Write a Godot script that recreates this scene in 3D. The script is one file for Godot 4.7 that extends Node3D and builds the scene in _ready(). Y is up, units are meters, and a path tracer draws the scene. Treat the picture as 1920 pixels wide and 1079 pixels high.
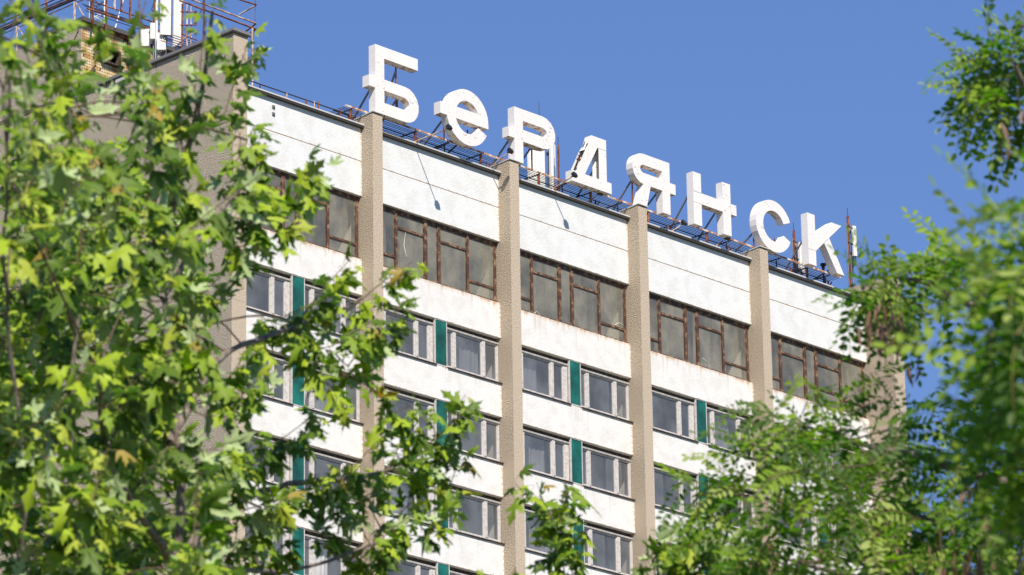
extends Node3D
# A tall white and concrete hotel block with a rooftop sign, seen with a long lens between maple and locust crowns.
# World axes: x runs along the facade, z points out of it, y is up; the foot of the facade's left corner is the origin.

const BAY := 6.6            # pilaster to pilaster
const PW := 0.464           # pilaster width
const PD := 0.53            # pilaster depth
const EYE := Vector3(-88.1701, 1.6571, 97.6971)
const AWAY := Vector3(0.722, 0, -0.692)      # horizontal viewing direction
const SIDE := Vector3(0.692, 0, 0.722)       # to the right of it
const SUN := Vector3(-0.385, 0.715, 0.585)

var rng := RandomNumberGenerator.new()
var M := {}
var taken := {}
var hotel: Node3D

# ---------------------------------------------------------------- helpers
func numbered(parent: Node, called: String) -> String:
	var key := str(parent.get_instance_id()) + called
	var n: int = taken.get(key, 0)
	taken[key] = n + 1
	return called if n == 0 else "%s_%03d" % [called, n]

func mb() -> SurfaceTool:
	var st := SurfaceTool.new()
	st.begin(Mesh.PRIMITIVE_TRIANGLES)
	st.set_smooth_group(-1)
	return st

func put_mesh(called: String, mesh: Mesh, mat: Material, parent: Node = null) -> MeshInstance3D:
	var o := MeshInstance3D.new()
	var p: Node = parent if parent else self
	o.name = numbered(p, called)
	o.mesh = mesh
	if mat:
		o.material_override = mat
	p.add_child(o, true)
	return o

func build(st: SurfaceTool, called: String, mat: Material, parent: Node = null) -> MeshInstance3D:
	st.generate_normals()
	return put_mesh(called, st.commit(), mat, parent)

func base(called: String, at: Vector3, label: String, category: String, group := "") -> Node3D:
	var o := Node3D.new()
	o.name = numbered(self, called)
	o.position = at
	add_child(o, true)
	tag(o, label, category, group)
	return o

func tag(o: Node, label: String, category: String, group := "", kind := "") -> void:
	if label: o.set_meta("label", label)
	if category: o.set_meta("category", category)
	if group: o.set_meta("group", group)
	if kind: o.set_meta("kind", kind)

# quad, corners clockwise seen from outside
func quad(st: SurfaceTool, a: Vector3, b: Vector3, c: Vector3, d: Vector3, uv := false) -> void:
	var vs := [a, b, c, a, c, d]
	var us := [Vector2(0, 0), Vector2(1, 0), Vector2(1, 1), Vector2(0, 0), Vector2(1, 1), Vector2(0, 1)]
	for i in 6:
		if uv: st.set_uv(us[i])
		st.add_vertex(vs[i])

func tri(st: SurfaceTool, a: Vector3, b: Vector3, c: Vector3) -> void:
	for v in [a, b, c]: st.add_vertex(v)

# box from its corners
func bx(st: SurfaceTool, x0: float, y0: float, z0: float, x1: float, y1: float, z1: float) -> void:
	ob(st, Transform3D(Basis(), Vector3(x0 + x1, y0 + y1, z0 + z1) / 2), Vector3(x1 - x0, y1 - y0, z1 - z0))

func ob(st: SurfaceTool, t: Transform3D, s: Vector3) -> void:
	var h := s / 2
	for k in 3:
		for sgn in [-1.0, 1.0]:
			var n := Vector3.ZERO
			n[k] = sgn
			var u := Vector3.ZERO
			u[(k + 1) % 3] = 1
			var v := n.cross(u)
			quad(st, t * ((n - u + v) * h), t * ((n + u + v) * h), t * ((n + u - v) * h), t * ((n - u - v) * h))

func bar(st: SurfaceTool, a: Vector3, b: Vector3, w: float, h: float) -> void:
	var d := b - a
	var y := d.normalized()
	var ref := Vector3.UP if absf(y.y) < 0.9 else Vector3.BACK
	var x := y.cross(ref).normalized()
	ob(st, Transform3D(Basis(x, y, x.cross(y)), (a + b) / 2), Vector3(w, d.length(), h))

func tube(st: SurfaceTool, a: Vector3, b: Vector3, r0: float, r1 := -1.0, n := 7) -> void:
	if r1 < 0: r1 = r0
	var y := (b - a).normalized()
	var ref := Vector3.UP if absf(y.y) < 0.9 else Vector3.BACK
	var x := y.cross(ref).normalized()
	var z := x.cross(y)
	st.set_smooth_group(1)
	for i in n:
		var p := TAU * i / n
		var q := TAU * (i + 1) / n
		var d0 := x * cos(p) + z * sin(p)
		var d1 := x * cos(q) + z * sin(q)
		quad(st, a + d0 * r0, b + d0 * r1, b + d1 * r1, a + d1 * r0)
	st.set_smooth_group(-1)
	for i in n:
		var p := TAU * i / n
		var q := TAU * (i + 1) / n
		var d0 := x * cos(p) + z * sin(p)
		var d1 := x * cos(q) + z * sin(q)
		if r0 > 0.004: tri(st, a, a + d0 * r0, a + d1 * r0)
		if r1 > 0.004: tri(st, b, b + d1 * r1, b + d0 * r1)

func curve_tube(st: SurfaceTool, pts: Array, r0: float, r1: float, n := 6) -> void:
	st.set_smooth_group(1)
	var rings := []
	for i in pts.size():
		var d: Vector3 = (pts[mini(i + 1, pts.size() - 1)] - pts[maxi(i - 1, 0)]).normalized()
		var ref := Vector3.RIGHT if absf(d.x) < 0.8 else Vector3.BACK
		var x := d.cross(ref).normalized()
		var z := x.cross(d)
		var r := lerpf(r0, r1, float(i) / (pts.size() - 1))
		var ring := []
		for k in n:
			ring.append(pts[i] + (x * cos(TAU * k / n) + z * sin(TAU * k / n)) * r)
		rings.append(ring)
	for i in pts.size() - 1:
		for k in n:
			var m := (k + 1) % n
			quad(st, rings[i][k], rings[i + 1][k], rings[i + 1][m], rings[i][m])
	st.set_smooth_group(-1)

# ---------------------------------------------------------------- materials
func lin(r: float, g: float, b: float) -> Color:
	return Color(r, g, b).linear_to_srgb()

func plain_mat(called: String, c: Color, rough := 0.8, metal := 0.0) -> StandardMaterial3D:
	var m := StandardMaterial3D.new()
	m.resource_name = called
	m.albedo_color = c
	m.roughness = rough
	m.metallic = metal
	M[called] = m
	return m

func noise(kind: int, freq: float, seed_: int, octaves := 4) -> FastNoiseLite:
	var n := FastNoiseLite.new()
	n.noise_type = kind
	n.frequency = freq
	n.seed = seed_
	n.fractal_octaves = octaves
	return n

func ramp(stops: Array) -> Gradient:
	var g := Gradient.new()
	var offs := PackedFloat32Array()
	var cols := PackedColorArray()
	for s in stops:
		offs.append(s[0])
		cols.append(s[1])
	g.offsets = offs
	g.colors = cols
	return g

func noise_tex(n: FastNoiseLite, size: int, stops: Array) -> NoiseTexture2D:
	var t := NoiseTexture2D.new()
	t.width = size
	t.height = size
	t.seamless = true
	t.seamless_blend_skirt = 0.2
	t.noise = n
	t.color_ramp = ramp(stops)
	return t

func tri_mat(called: String, tex: Texture2D, metres: float, rough := 0.85, bump: Texture2D = null, bump_cm := 0.0) -> StandardMaterial3D:
	var m := plain_mat(called, Color.WHITE, rough)
	m.albedo_texture = tex
	m.uv1_triplanar = true
	m.uv1_world_triplanar = true
	m.uv1_triplanar_sharpness = 8.0
	m.uv1_scale = Vector3.ONE / metres
	if bump:
		m.heightmap_enabled = true
		m.heightmap_texture = bump
		m.heightmap_scale = bump_cm
	return m

func leaf_mat(called: String, c: Color, through: Color, rough := 0.55) -> StandardMaterial3D:
	var m := plain_mat(called, c, rough)
	m.backlight_enabled = true
	m.backlight = through
	m.metallic_specular = 0.4
	return m

func stain_image(kind: int, seed_: int) -> Image:
	# weathering of one painted wall panel: kind 0 parapet, 1 below the brown windows, 2 below the room windows
	var w := 640
	var h := 128
	var im := Image.create(w, h, false, Image.FORMAT_RGB8)
	var n1 := noise(FastNoiseLite.TYPE_SIMPLEX_SMOOTH, 0.012, seed_, 4)
	var n2 := noise(FastNoiseLite.TYPE_SIMPLEX_SMOOTH, 0.06, seed_ + 7, 4)
	var n3 := noise(FastNoiseLite.TYPE_SIMPLEX_SMOOTH, 0.16, seed_ + 13, 3)
	var r := RandomNumberGenerator.new()
	r.seed = seed_
	var streak := PackedFloat32Array()
	var length := PackedFloat32Array()
	streak.resize(w)
	length.resize(w)
	var count: int = [7, 16, 18][kind]
	for k in count:
		var c := r.randf() * w
		if kind == 1 and k < 10:
			c = [0.2, 0.44, 0.54, 0.77, 0.96][k % 5] * w + r.randf_range(-8, 8)
		if kind == 2 and k < 8:
			c = r.randf_range(0.46, 0.60) * w
		var wide := r.randf_range(1.0, 5.0)
		var strong: float = r.randf_range(0.15, 0.5) * [0.4, 0.95, 0.7][kind]
		var far := r.randf_range(0.25, 1.0)
		for x in range(maxi(0, int(c - wide * 3)), mini(w, int(c + wide * 3))):
			var g := strong * exp(-pow((x - c) / wide, 2))
			if g > streak[x]:
				streak[x] = g
				length[x] = far
	var white := Color(0.892, 0.888, 0.876) if kind else Color(0.876, 0.884, 0.882)
	var rust := Color(0.66, 0.53, 0.39)
	var grey := Color(0.62, 0.59, 0.55)
	var bare := Color(0.74, 0.62, 0.52)
	for y in h:
		var v := float(y) / h
		for x in w:
			var a := n1.get_noise_2d(x, y)
			var b := n2.get_noise_2d(x, y)
			var f := n3.get_noise_2d(x, y)
			var c := white
			c = c.lerp(Color(0.78, 0.77, 0.745), clampf(0.06 + a * 0.4, 0, 0.28))
			c = c.lerp(grey, clampf((b - 0.5) * 1.2, 0, 0.2))
			var s := streak[x] * clampf(1.0 - v / maxf(length[x], 0.01), 0, 1) * (0.7 + 0.6 * n2.get_noise_2d(x * 0.6, y * 0.05 + 300))
			c = c.lerp(rust if kind == 1 else grey, clampf(s, 0, 0.8))
			var edge := 0.0
			if kind == 1: edge = 0.10 * (0.2 + n1.get_noise_2d(x * 1.3, 900) + 0.8 * n2.get_noise_2d(x, 500))
			if kind == 2: edge = 0.06 * (0.1 + n1.get_noise_2d(x * 1.3, 900) + 0.8 * n2.get_noise_2d(x, 500))
			if v < edge: c = c.lerp(bare, 0.85)
			elif kind == 1 and v < edge + 0.12: c = c.lerp(Color(0.80, 0.70, 0.58), 0.45 * (1.0 - (v - edge) / 0.12))
			if f > 0.52 and a > 0.14: c = c.lerp(bare, 0.7)
			var side := 0.012 * (0.6 + 2.0 * n2.get_noise_2d(700, y * 2.0))
			if x < side * w or x > (1.0 - side) * w: c = c.lerp(bare, 0.6)
			var low := 0.03 * (0.2 + 1.5 * n2.get_noise_2d(x * 0.8, 1300))
			if v > 1.0 - low: c = c.lerp(bare, 0.7)
			im.set_pixel(x, y, c)
	return im

func materials() -> void:
	var grain := noise(FastNoiseLite.TYPE_SIMPLEX, 0.085, 9, 3)
	var grit := noise_tex(grain, 1024, [[0.0, Color(0.369, 0.331, 0.284)], [0.3, Color(0.570, 0.516, 0.445)], [0.5, Color(0.684, 0.625, 0.546)], [0.7, Color(0.782, 0.722, 0.638)], [1.0, Color(0.913, 0.869, 0.793)]])
	var grit_h := noise_tex(grain, 1024, [[0.0, Color.BLACK], [1.0, Color.WHITE]])
	tri_mat("pebbledash", grit, 4.6, 0.95, grit_h, 1.6)
	var coarse := noise(FastNoiseLite.TYPE_SIMPLEX, 0.10, 15, 2)
	var agg := noise_tex(coarse, 1024, [[0.0, Color(0.148, 0.131, 0.107)], [0.33, Color(0.464, 0.418, 0.352)], [0.5, Color(0.680, 0.621, 0.541)], [0.66, Color(0.843, 0.783, 0.694)], [1.0, Color(1.000, 0.971, 0.898)]])
	tri_mat("aggregate", agg, 4.6, 0.95, grit_h, 1.2)
	var smooth_grit := noise_tex(noise(FastNoiseLite.TYPE_SIMPLEX, 0.07, 19, 4), 1024, [[0.0, Color(0.481, 0.435, 0.375)], [0.35, Color(0.690, 0.629, 0.552)], [0.6, Color(0.762, 0.700, 0.618)], [1.0, Color(0.849, 0.803, 0.729)]])
	tri_mat("render_coat", smooth_grit, 4.6, 0.95, grit_h, 0.5)
	plain_mat("sealant", lin(0.22, 0.27, 0.20), 0.9)
	plain_mat("mortar", lin(0.42, 0.30, 0.22), 0.95)
	plain_mat("seam_grey", lin(0.34, 0.30, 0.27), 0.8)
	plain_mat("zinc", lin(0.56, 0.55, 0.53), 0.6)
	plain_mat("dark_zinc", lin(0.035, 0.03, 0.028), 0.8)
	plain_mat("lead_grey", lin(0.20, 0.195, 0.195), 0.7)
	var rusty := noise_tex(noise(FastNoiseLite.TYPE_SIMPLEX, 0.012, 21, 5), 512, [[0.0, Color(0.20, 0.11, 0.08)], [0.45, Color(0.42, 0.22, 0.14)], [0.6, Color(0.55, 0.31, 0.2)], [1.0, Color(0.66, 0.47, 0.36)]])
	tri_mat("rusty_steel", rusty, 3.0, 0.85)
	var pale := noise_tex(noise(FastNoiseLite.TYPE_SIMPLEX, 0.012, 23, 5), 512, [[0.0, Color(0.48, 0.29, 0.2)], [0.4, Color(0.68, 0.5, 0.4)], [0.55, Color(0.82, 0.76, 0.70)], [1.0, Color(0.87, 0.84, 0.8)]])
	tri_mat("pale_steel", pale, 3.0, 0.8)
	plain_mat("dark_steel", lin(0.03, 0.03, 0.036), 0.7)
	plain_mat("grey_steel", lin(0.2, 0.2, 0.21), 0.5, 0.3)
	var brown := noise_tex(noise(FastNoiseLite.TYPE_SIMPLEX, 0.02, 31, 5), 512, [[0.0, Color(0.23, 0.155, 0.125)], [0.5, Color(0.345, 0.24, 0.185)], [0.66, Color(0.43, 0.315, 0.245)], [0.8, Color(0.56, 0.45, 0.35)], [1.0, Color(0.64, 0.54, 0.44)]])
	tri_mat("brown_frame", brown, 4.0, 0.75)
	var wood := noise_tex(noise(FastNoiseLite.TYPE_SIMPLEX, 0.03, 33, 5), 512, [[0.0, Color(0.66, 0.63, 0.61)], [0.4, Color(0.77, 0.75, 0.735)], [1.0, Color(0.83, 0.815, 0.805)]])
	tri_mat("white_frame", wood, 3.0, 0.7)
	var old := noise_tex(noise(FastNoiseLite.TYPE_SIMPLEX, 0.03, 37, 5), 512, [[0.0, Color(0.17, 0.15, 0.14)], [0.5, Color(0.27, 0.24, 0.22)], [1.0, Color(0.38, 0.35, 0.32)]])
	tri_mat("weathered_board", old, 3.0, 0.9)
	var teal := noise_tex(noise(FastNoiseLite.TYPE_SIMPLEX, 0.008, 39, 5), 512, [[0.0, Color(0.01, 0.24, 0.22)], [0.5, Color(0.04, 0.36, 0.325)], [1.0, Color(0.11, 0.48, 0.43)]])
	tri_mat("green_panel", teal, 5.0, 0.6)
	var speck := noise(FastNoiseLite.TYPE_SIMPLEX, 0.05, 41, 5)
	var tin := noise_tex(speck, 1024, [[0.0, Color(0.48, 0.26, 0.16)], [0.12, Color(0.62, 0.43, 0.30)], [0.15, Color(0.86, 0.82, 0.78)], [0.26, Color(0.91, 0.895, 0.88)], [0.6, Color(0.915, 0.905, 0.895)], [1.0, Color(0.86, 0.84, 0.815)]])
	tri_mat("white_tin", tin, 5.0, 0.6)
	var under := noise_tex(noise(FastNoiseLite.TYPE_SIMPLEX, 0.02, 43, 4), 512, [[0.0, Color(0.50, 0.34, 0.26)], [0.3, Color(0.72, 0.61, 0.53)], [0.45, Color(0.84, 0.78, 0.73)], [1.0, Color(0.90, 0.87, 0.84)]])
	tri_mat("rusting_tin", under, 3.0, 0.75)
	plain_mat("antenna_white", lin(0.74, 0.73, 0.68), 0.5)
	plain_mat("black_plastic", lin(0.012, 0.012, 0.013), 0.5)
	var yellow := noise_tex(noise(FastNoiseLite.TYPE_SIMPLEX, 0.008, 47, 4), 512, [[0.0, Color(0.58, 0.38, 0.20)], [0.35, Color(0.80, 0.65, 0.42)], [0.5, Color(0.87, 0.79, 0.60)], [1.0, Color(0.92, 0.88, 0.76)]])
	tri_mat("yellow_tile", yellow, 3.0, 0.5)
	plain_mat("tile_joint", lin(0.12, 0.08, 0.05), 0.95)
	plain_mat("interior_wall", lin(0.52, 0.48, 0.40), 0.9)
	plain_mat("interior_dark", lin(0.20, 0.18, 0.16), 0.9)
	plain_mat("roof_felt", lin(0.09, 0.085, 0.08), 0.95)
	plain_mat("curtain_cloth", lin(0.72, 0.70, 0.66), 0.9)
	# glass: a clear reflecting sheet with dirt of its own on it
	var g := plain_mat("clear_glass", Color(0.9, 0.95, 1.0, 0.06), 0.02)
	g.transparency = BaseMaterial3D.TRANSPARENCY_ALPHA
	g.metallic_specular = 0.5
	var dirt := noise(FastNoiseLite.TYPE_SIMPLEX, 0.02, 51, 5)
	for d in [["dirty_glass", 0.10, 0.58, Color(0.66, 0.645, 0.58)], ["dusty_glass", 0.04, 0.36, Color(0.60, 0.62, 0.65)]]:
		var im := Image.create(256, 256, false, Image.FORMAT_RGBA8)
		for y in 256:
			for x in 256:
				var k := 0.45 + 0.16 * dirt.get_noise_2d(x * 2.2, y * 0.25) + 0.75 * dirt.get_noise_2d(x * 0.35 + 999, y * 0.3)
				k = clampf(k + 0.25 * pow(y / 255.0, 3.0) + (0.3 if dirt.get_noise_2d(x * 6.0, y * 6.0 + 400) > 0.5 else 0.0), 0, 1)
				var c: Color = d[3]
				c.a = lerpf(d[1], d[2], k)
				im.set_pixel(x, y, c)
		var m := plain_mat(d[0], Color.WHITE, 0.35)
		m.transparency = BaseMaterial3D.TRANSPARENCY_ALPHA
		m.albedo_texture = ImageTexture.create_from_image(im)
	var sheer := plain_mat("sheer_cloth", Color(0.70, 0.71, 0.74, 0.35), 0.95)
	sheer.transparency = BaseMaterial3D.TRANSPARENCY_ALPHA
	for kind in 3:
		for k in 2:
			var m := plain_mat(["parapet_paint", "rusty_paint", "sill_paint"][kind] + ["", "_other"][k], Color.WHITE, 0.85)
			m.albedo_texture = ImageTexture.create_from_image(stain_image(kind, 100 + kind * 10 + k))
			m.heightmap_enabled = true
			m.heightmap_texture = paint_relief()
			m.heightmap_scale = 0.6
	# plants
	var bark := noise_tex(noise(FastNoiseLite.TYPE_SIMPLEX, 0.05, 61, 4), 256, [[0.0, Color(0.30, 0.26, 0.23)], [0.5, Color(0.47, 0.42, 0.38)], [1.0, Color(0.62, 0.57, 0.52)]])
	tri_mat("bark", bark, 0.6, 0.9)
	plain_mat("twig_bark", lin(0.12, 0.075, 0.05), 0.8)
	plain_mat("petiole", lin(0.22, 0.20, 0.05), 0.6)
	leaf_mat("maple_dark", lin(0.085, 0.135, 0.013), Color(0.40, 0.62, 0.10))
	leaf_mat("maple_mid", lin(0.19, 0.265, 0.018), Color(0.48, 0.72, 0.10))
	leaf_mat("maple_bright", lin(0.34, 0.42, 0.027), Color(0.60, 0.78, 0.10))
	leaf_mat("maple_yellow", lin(0.38, 0.44, 0.05), Color(0.75, 0.78, 0.12))
	leaf_mat("maple_tawny", lin(0.31, 0.25, 0.04), Color(0.78, 0.58, 0.12))
	leaf_mat("maple_underside", lin(0.42, 0.51, 0.25), Color(0.50, 0.68, 0.25), 0.7)
	leaf_mat("maple_young_underside", lin(0.30, 0.36, 0.14), Color(0.60, 0.72, 0.2), 0.7)
	leaf_mat("locust_dark", lin(0.044, 0.079, 0.009), Color(0.34, 0.58, 0.09))
	leaf_mat("locust_mid", lin(0.094, 0.149, 0.013), Color(0.42, 0.68, 0.10))
	leaf_mat("locust_bright", lin(0.195, 0.277, 0.022), Color(0.55, 0.76, 0.10))
	leaf_mat("locust_pale", lin(0.28, 0.34, 0.08), Color(0.62, 0.76, 0.2))
	leaf_mat("pod_brown", lin(0.17, 0.095, 0.06), Color(0.25, 0.16, 0.1))

var relief: Texture2D
func paint_relief() -> Texture2D:
	if relief: return relief
	var w := 768
	var h := 160
	var im := Image.create(w, h, false, Image.FORMAT_L8)
	var n := noise(FastNoiseLite.TYPE_SIMPLEX, 0.05, 71, 3)
	for y in h:
		for x in w:
			var row := y / 10
			var joint: bool = y % 10 < 1 or (x + (row % 2) * 16) % 32 < 1
			var v := 0.7 + 0.3 * n.get_noise_2d(x, y) - (0.35 if joint else 0.0)
			im.set_pixel(x, y, Color(v, v, v))
	relief = ImageTexture.create_from_image(im)
	return relief

# ---------------------------------------------------------------- camera, sky, sun
func view_and_light() -> void:
	var cam := Camera3D.new()
	cam.name = "camera"
	var f := Vector3(0.683234, 0.323434, -0.654661).normalized()
	var u := Vector3(-0.222515, 0.946131, 0.235207)
	var x := f.cross(u).normalized()
	cam.transform = Transform3D(Basis(x, x.cross(f), -f), EYE)
	cam.keep_aspect = Camera3D.KEEP_HEIGHT
	var lens := CameraAttributesPhysical.new()
	lens.frustum_focal_length = 180.65
	lens.frustum_focus_distance = 146.0
	lens.frustum_near = 0.5
	lens.frustum_far = 3000.0
	lens.exposure_aperture = 14.0
	cam.attributes = lens
	cam.fov = 7.6
	cam.near = 0.5
	cam.far = 3000.0
	add_child(cam)
	cam.current = true
	var env := Environment.new()
	env.background_mode = Environment.BG_SKY
	var sm := ProceduralSkyMaterial.new()
	sm.sky_top_color = lin(0.0435, 0.109, 0.350)
	sm.sky_horizon_color = lin(0.250, 0.425, 0.79)
	sm.sky_curve = 0.24
	sm.ground_horizon_color = lin(0.27, 0.30, 0.30)
	sm.ground_bottom_color = lin(0.10, 0.11, 0.08)
	sm.sun_angle_max = 2.0
	var sky := Sky.new()
	sky.sky_material = sm
	env.sky = sky
	env.tonemap_mode = Environment.TONE_MAPPER_LINEAR
	env.tonemap_exposure = 1.27
	env.sdfgi_enabled = true
	env.ssao_enabled = true
	env.ssil_enabled = true
	var we := WorldEnvironment.new()
	we.name = "world_environment"
	we.environment = env
	add_child(we)
	var sun := DirectionalLight3D.new()
	sun.name = "sun"
	sun.light_energy = 1.55
	sun.light_color = Color(1.0, 0.965, 0.91)
	sun.light_angular_distance = 0.53
	sun.shadow_enabled = true
	add_child(sun)
	sun.look_at_from_position(Vector3.ZERO, -SUN, Vector3.UP)

# ---------------------------------------------------------------- ground
func ground() -> void:
	var st := mb()
	quad(st, Vector3(-1500, 0, -1500), Vector3(1500, 0, -1500), Vector3(1500, 0, 1500), Vector3(-1500, 0, 1500))
	var tex := noise_tex(noise(FastNoiseLite.TYPE_SIMPLEX, 0.02, 81, 5), 512, [[0.0, Color(0.24, 0.28, 0.15)], [0.5, Color(0.35, 0.37, 0.22)], [1.0, Color(0.46, 0.44, 0.32)]])
	tag(build(st, "ground", tri_mat("ground_cover", tex, 12.0, 0.95)), "", "", "", "structure")
	st = mb()
	quad(st, Vector3(-60, 0.01, 3), Vector3(120, 0.01, 3), Vector3(120, 0.01, 30), Vector3(-60, 0.01, 30))
	var asp := noise_tex(noise(FastNoiseLite.TYPE_SIMPLEX, 0.1, 83, 4), 512, [[0.0, Color(0.34, 0.33, 0.32)], [1.0, Color(0.52, 0.51, 0.49)]])
	tag(build(st, "pavement", tri_mat("forecourt", asp, 6.0, 0.95)), "", "", "", "structure")

# ---------------------------------------------------------------- the hotel
func panel(called: String, x0: float, x1: float, y0: float, y1: float, mat: Material, z := 0.0) -> void:
	var st := mb()
	quad(st, Vector3(x0, y1, z), Vector3(x1, y1, z), Vector3(x1, y0, z), Vector3(x0, y0, z), true)
	var b := z - 0.26
	st.set_uv(Vector2(0.5, 0.6))
	quad(st, Vector3(x0, y0, b), Vector3(x0, y0, z), Vector3(x1, y0, z), Vector3(x1, y0, b))
	quad(st, Vector3(x0, y1, z), Vector3(x0, y1, b), Vector3(x1, y1, b), Vector3(x1, y1, z))
	quad(st, Vector3(x0, y0, b), Vector3(x0, y1, b), Vector3(x0, y1, z), Vector3(x0, y0, z))
	quad(st, Vector3(x1, y0, z), Vector3(x1, y1, z), Vector3(x1, y1, b), Vector3(x1, y0, b))
	build(st, called, mat, hotel)

func pane(win: Node, x0: float, x1: float, y0: float, y1: float, z: float, film: String) -> void:
	# a clear sheet with the weather's film on its outer face
	var st := mb()
	quad(st, Vector3(x0, y1, z), Vector3(x1, y1, z), Vector3(x1, y0, z), Vector3(x0, y0, z))
	build(st, "pane", M["clear_glass"], win)
	st = mb()
	var a := Vector2(rng.randf(), rng.randf())
	var s := Vector2((x1 - x0) * 0.30, (y1 - y0) * 0.30)
	if rng.randf() < 0.5: s.x = -s.x
	if film == "dirty_glass": a.y = rng.randf_range(0.0, 1.0 - s.y)
	else: a.y = 1.0 - s.y
	var vs := [Vector3(x0, y1, z + 0.006), Vector3(x1, y1, z + 0.006), Vector3(x1, y0, z + 0.006), Vector3(x0, y0, z + 0.006)]
	var us := [a, a + Vector2(s.x, 0), a + s, a + Vector2(0, s.y)]
	for i in [0, 1, 2, 0, 2, 3]:
		st.set_uv(us[i])
		st.add_vertex(vs[i])
	build(st, "glass_dirt", M[film], win)

func brown_window(x0: float, x1: float, odd: bool) -> void:
	var y0 := 49.22
	var y1 := 51.46
	var zf := -0.13
	var zb := -0.21
	var st := mb()
	bx(st, x0, y1 - 0.15, zb, x1, y1, zf)
	bx(st, x0, y0, zb, x1, y0 + 0.085, zf + 0.02)
	bx(st, x1 - 0.17, y0 + 0.085, zb, x1 - 0.05, y1 - 0.15, zf)
	bx(st, x0, y0 + 0.085, zb, x0 + 0.12, y1 - 0.15, zf)
	var win := build(st, "window", M["brown_frame"], hotel)
	var cuts := [[x0, x0 + 0.12], [x1 - 4.95, x1 - 4.80], [x1 - 3.57, x1 - 3.385], [x1 - 2.925, x1 - 2.75], [x1 - 1.52, x1 - 1.375], [x1 - 0.17, x1]]
	for k in range(1, 5):
		st = mb()
		var a: float = cuts[k][0]
		var b: float = cuts[k][1]
		var lean := rng.randf_range(-0.006, 0.006)
		ob(st, Transform3D(Basis(Vector3.BACK, lean), Vector3((a + b) / 2, (y0 + y1) / 2 - 0.032, zf - 0.025)), Vector3(b - a - 0.05, y1 - y0 - 0.235, 0.09))
		build(st, "mullion", M["brown_frame"], win)
	for k in 5:
		var a: float = cuts[k][1]
		var b: float = cuts[k + 1][0]
		var bars := []
		if k == 0 or k == 4: bars = [y0 + 0.49]
		if k == 1 or k == 3: bars = [y0 + 1.57]
		if odd and k == 3: bars = [y0 + 0.62, y0 + 1.57]
		var low := y0 + 0.085
		for y in bars:
			st = mb()
			bx(st, a, y, zb + 0.01, b, y + 0.075, zf + 0.008)
			build(st, "transom", M["brown_frame"], win)
			pane(win, a, b, low, y, zb + 0.04, "dirty_glass")
			low = y + 0.075
		pane(win, a, b, low, y1 - 0.15, zb + 0.04, "dirty_glass")

func room_window(x0: float, x1: float, top: float, wide_first: bool) -> MeshInstance3D:
	# a run of small, large, small lights under a weathered lintel board
	var bot := top - 1.655
	var st := mb()
	var zf := -0.12
	var zb := -0.22
	var head := top - 0.25
	var sill := bot + 0.13
	bx(st, x0, head, zb, x1, head + 0.05, zf - 0.02)
	bx(st, x0, bot + 0.05, zb, x1, sill, zf)
	bx(st, x0, sill, zb, x0 + 0.055, head, zf)
	bx(st, x1 - 0.055, sill, zb, x1, head, zf)
	var win := build(st, "window", M["white_frame"], hotel)
	st = mb()
	bx(st, x0, head + 0.05, zb - 0.04, x1, top, -0.20)
	build(st, "lintel_board", M["weathered_board"], win)
	st = mb()
	ob(st, Transform3D(Basis(Vector3.RIGHT, 0.25), Vector3((x0 + x1) / 2, top - 0.185, -0.115)), Vector3(x1 - x0 - 0.012, 0.055, 0.07))
	build(st, "drip_rail", M["white_frame"], win)
	st = mb()
	ob(st, Transform3D(Basis(Vector3.RIGHT, 0.3), Vector3((x0 + x1) / 2, bot + 0.035, -0.035)), Vector3(x1 - x0 + 0.03, 0.03, 0.2))
	build(st, "sill", M["weathered_board"], win)
	st = mb()
	bx(st, x0, bot + 0.0, -0.02, x1, bot + 0.02, 0.055)
	build(st, "sill_edge", M["dark_zinc"], win)
	var m: Array
	if wide_first: m = [x0 + 0.60, x0 + 0.73, x1 - 0.84, x1 - 0.70]
	else: m = [x0 + 0.37, x0 + 0.51, x1 - 0.78, x1 - 0.64]
	var edges := [x0 + 0.055, m[0], m[1], m[2], m[3], x1 - 0.055]
	if wide_first: edges[5] = x1 - 0.20
	for k in 2:
		st = mb()
		var a: float = m[k * 2]
		var b: float = m[k * 2 + 1]
		bx(st, a, sill, zb, b, head, zf + 0.004)
		bx(st, a + (b - a) * 0.42, sill + 0.012, zf + 0.004, a + (b - a) * 0.92, head - 0.012, zf + 0.024)
		build(st, "mullion", M["white_frame"], win)
	if wide_first:
		st = mb()
		bx(st, x1 - 0.20, sill, zb, x1 - 0.055, head, zf - 0.01)
		build(st, "mullion", M["white_frame"], win)
	for k in 3:
		var a: float = edges[k * 2]
		var b: float = edges[k * 2 + 1]
		st = mb()
		var w := 0.035
		bx(st, a, sill, zb + 0.02, a + w, head, zf - 0.03)
		bx(st, b - w, sill, zb + 0.02, b, head, zf - 0.03)
		bx(st, a + w, sill, zb + 0.02, b - w, sill + w, zf - 0.03)
		bx(st, a + w, head - w, zb + 0.02, b - w, head, zf - 0.03)
		build(st, "sash", M["white_frame"], win)
		pane(win, a + w, b - w, sill + w, head - w, zb + 0.045, "dusty_glass")
	return win

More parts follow.
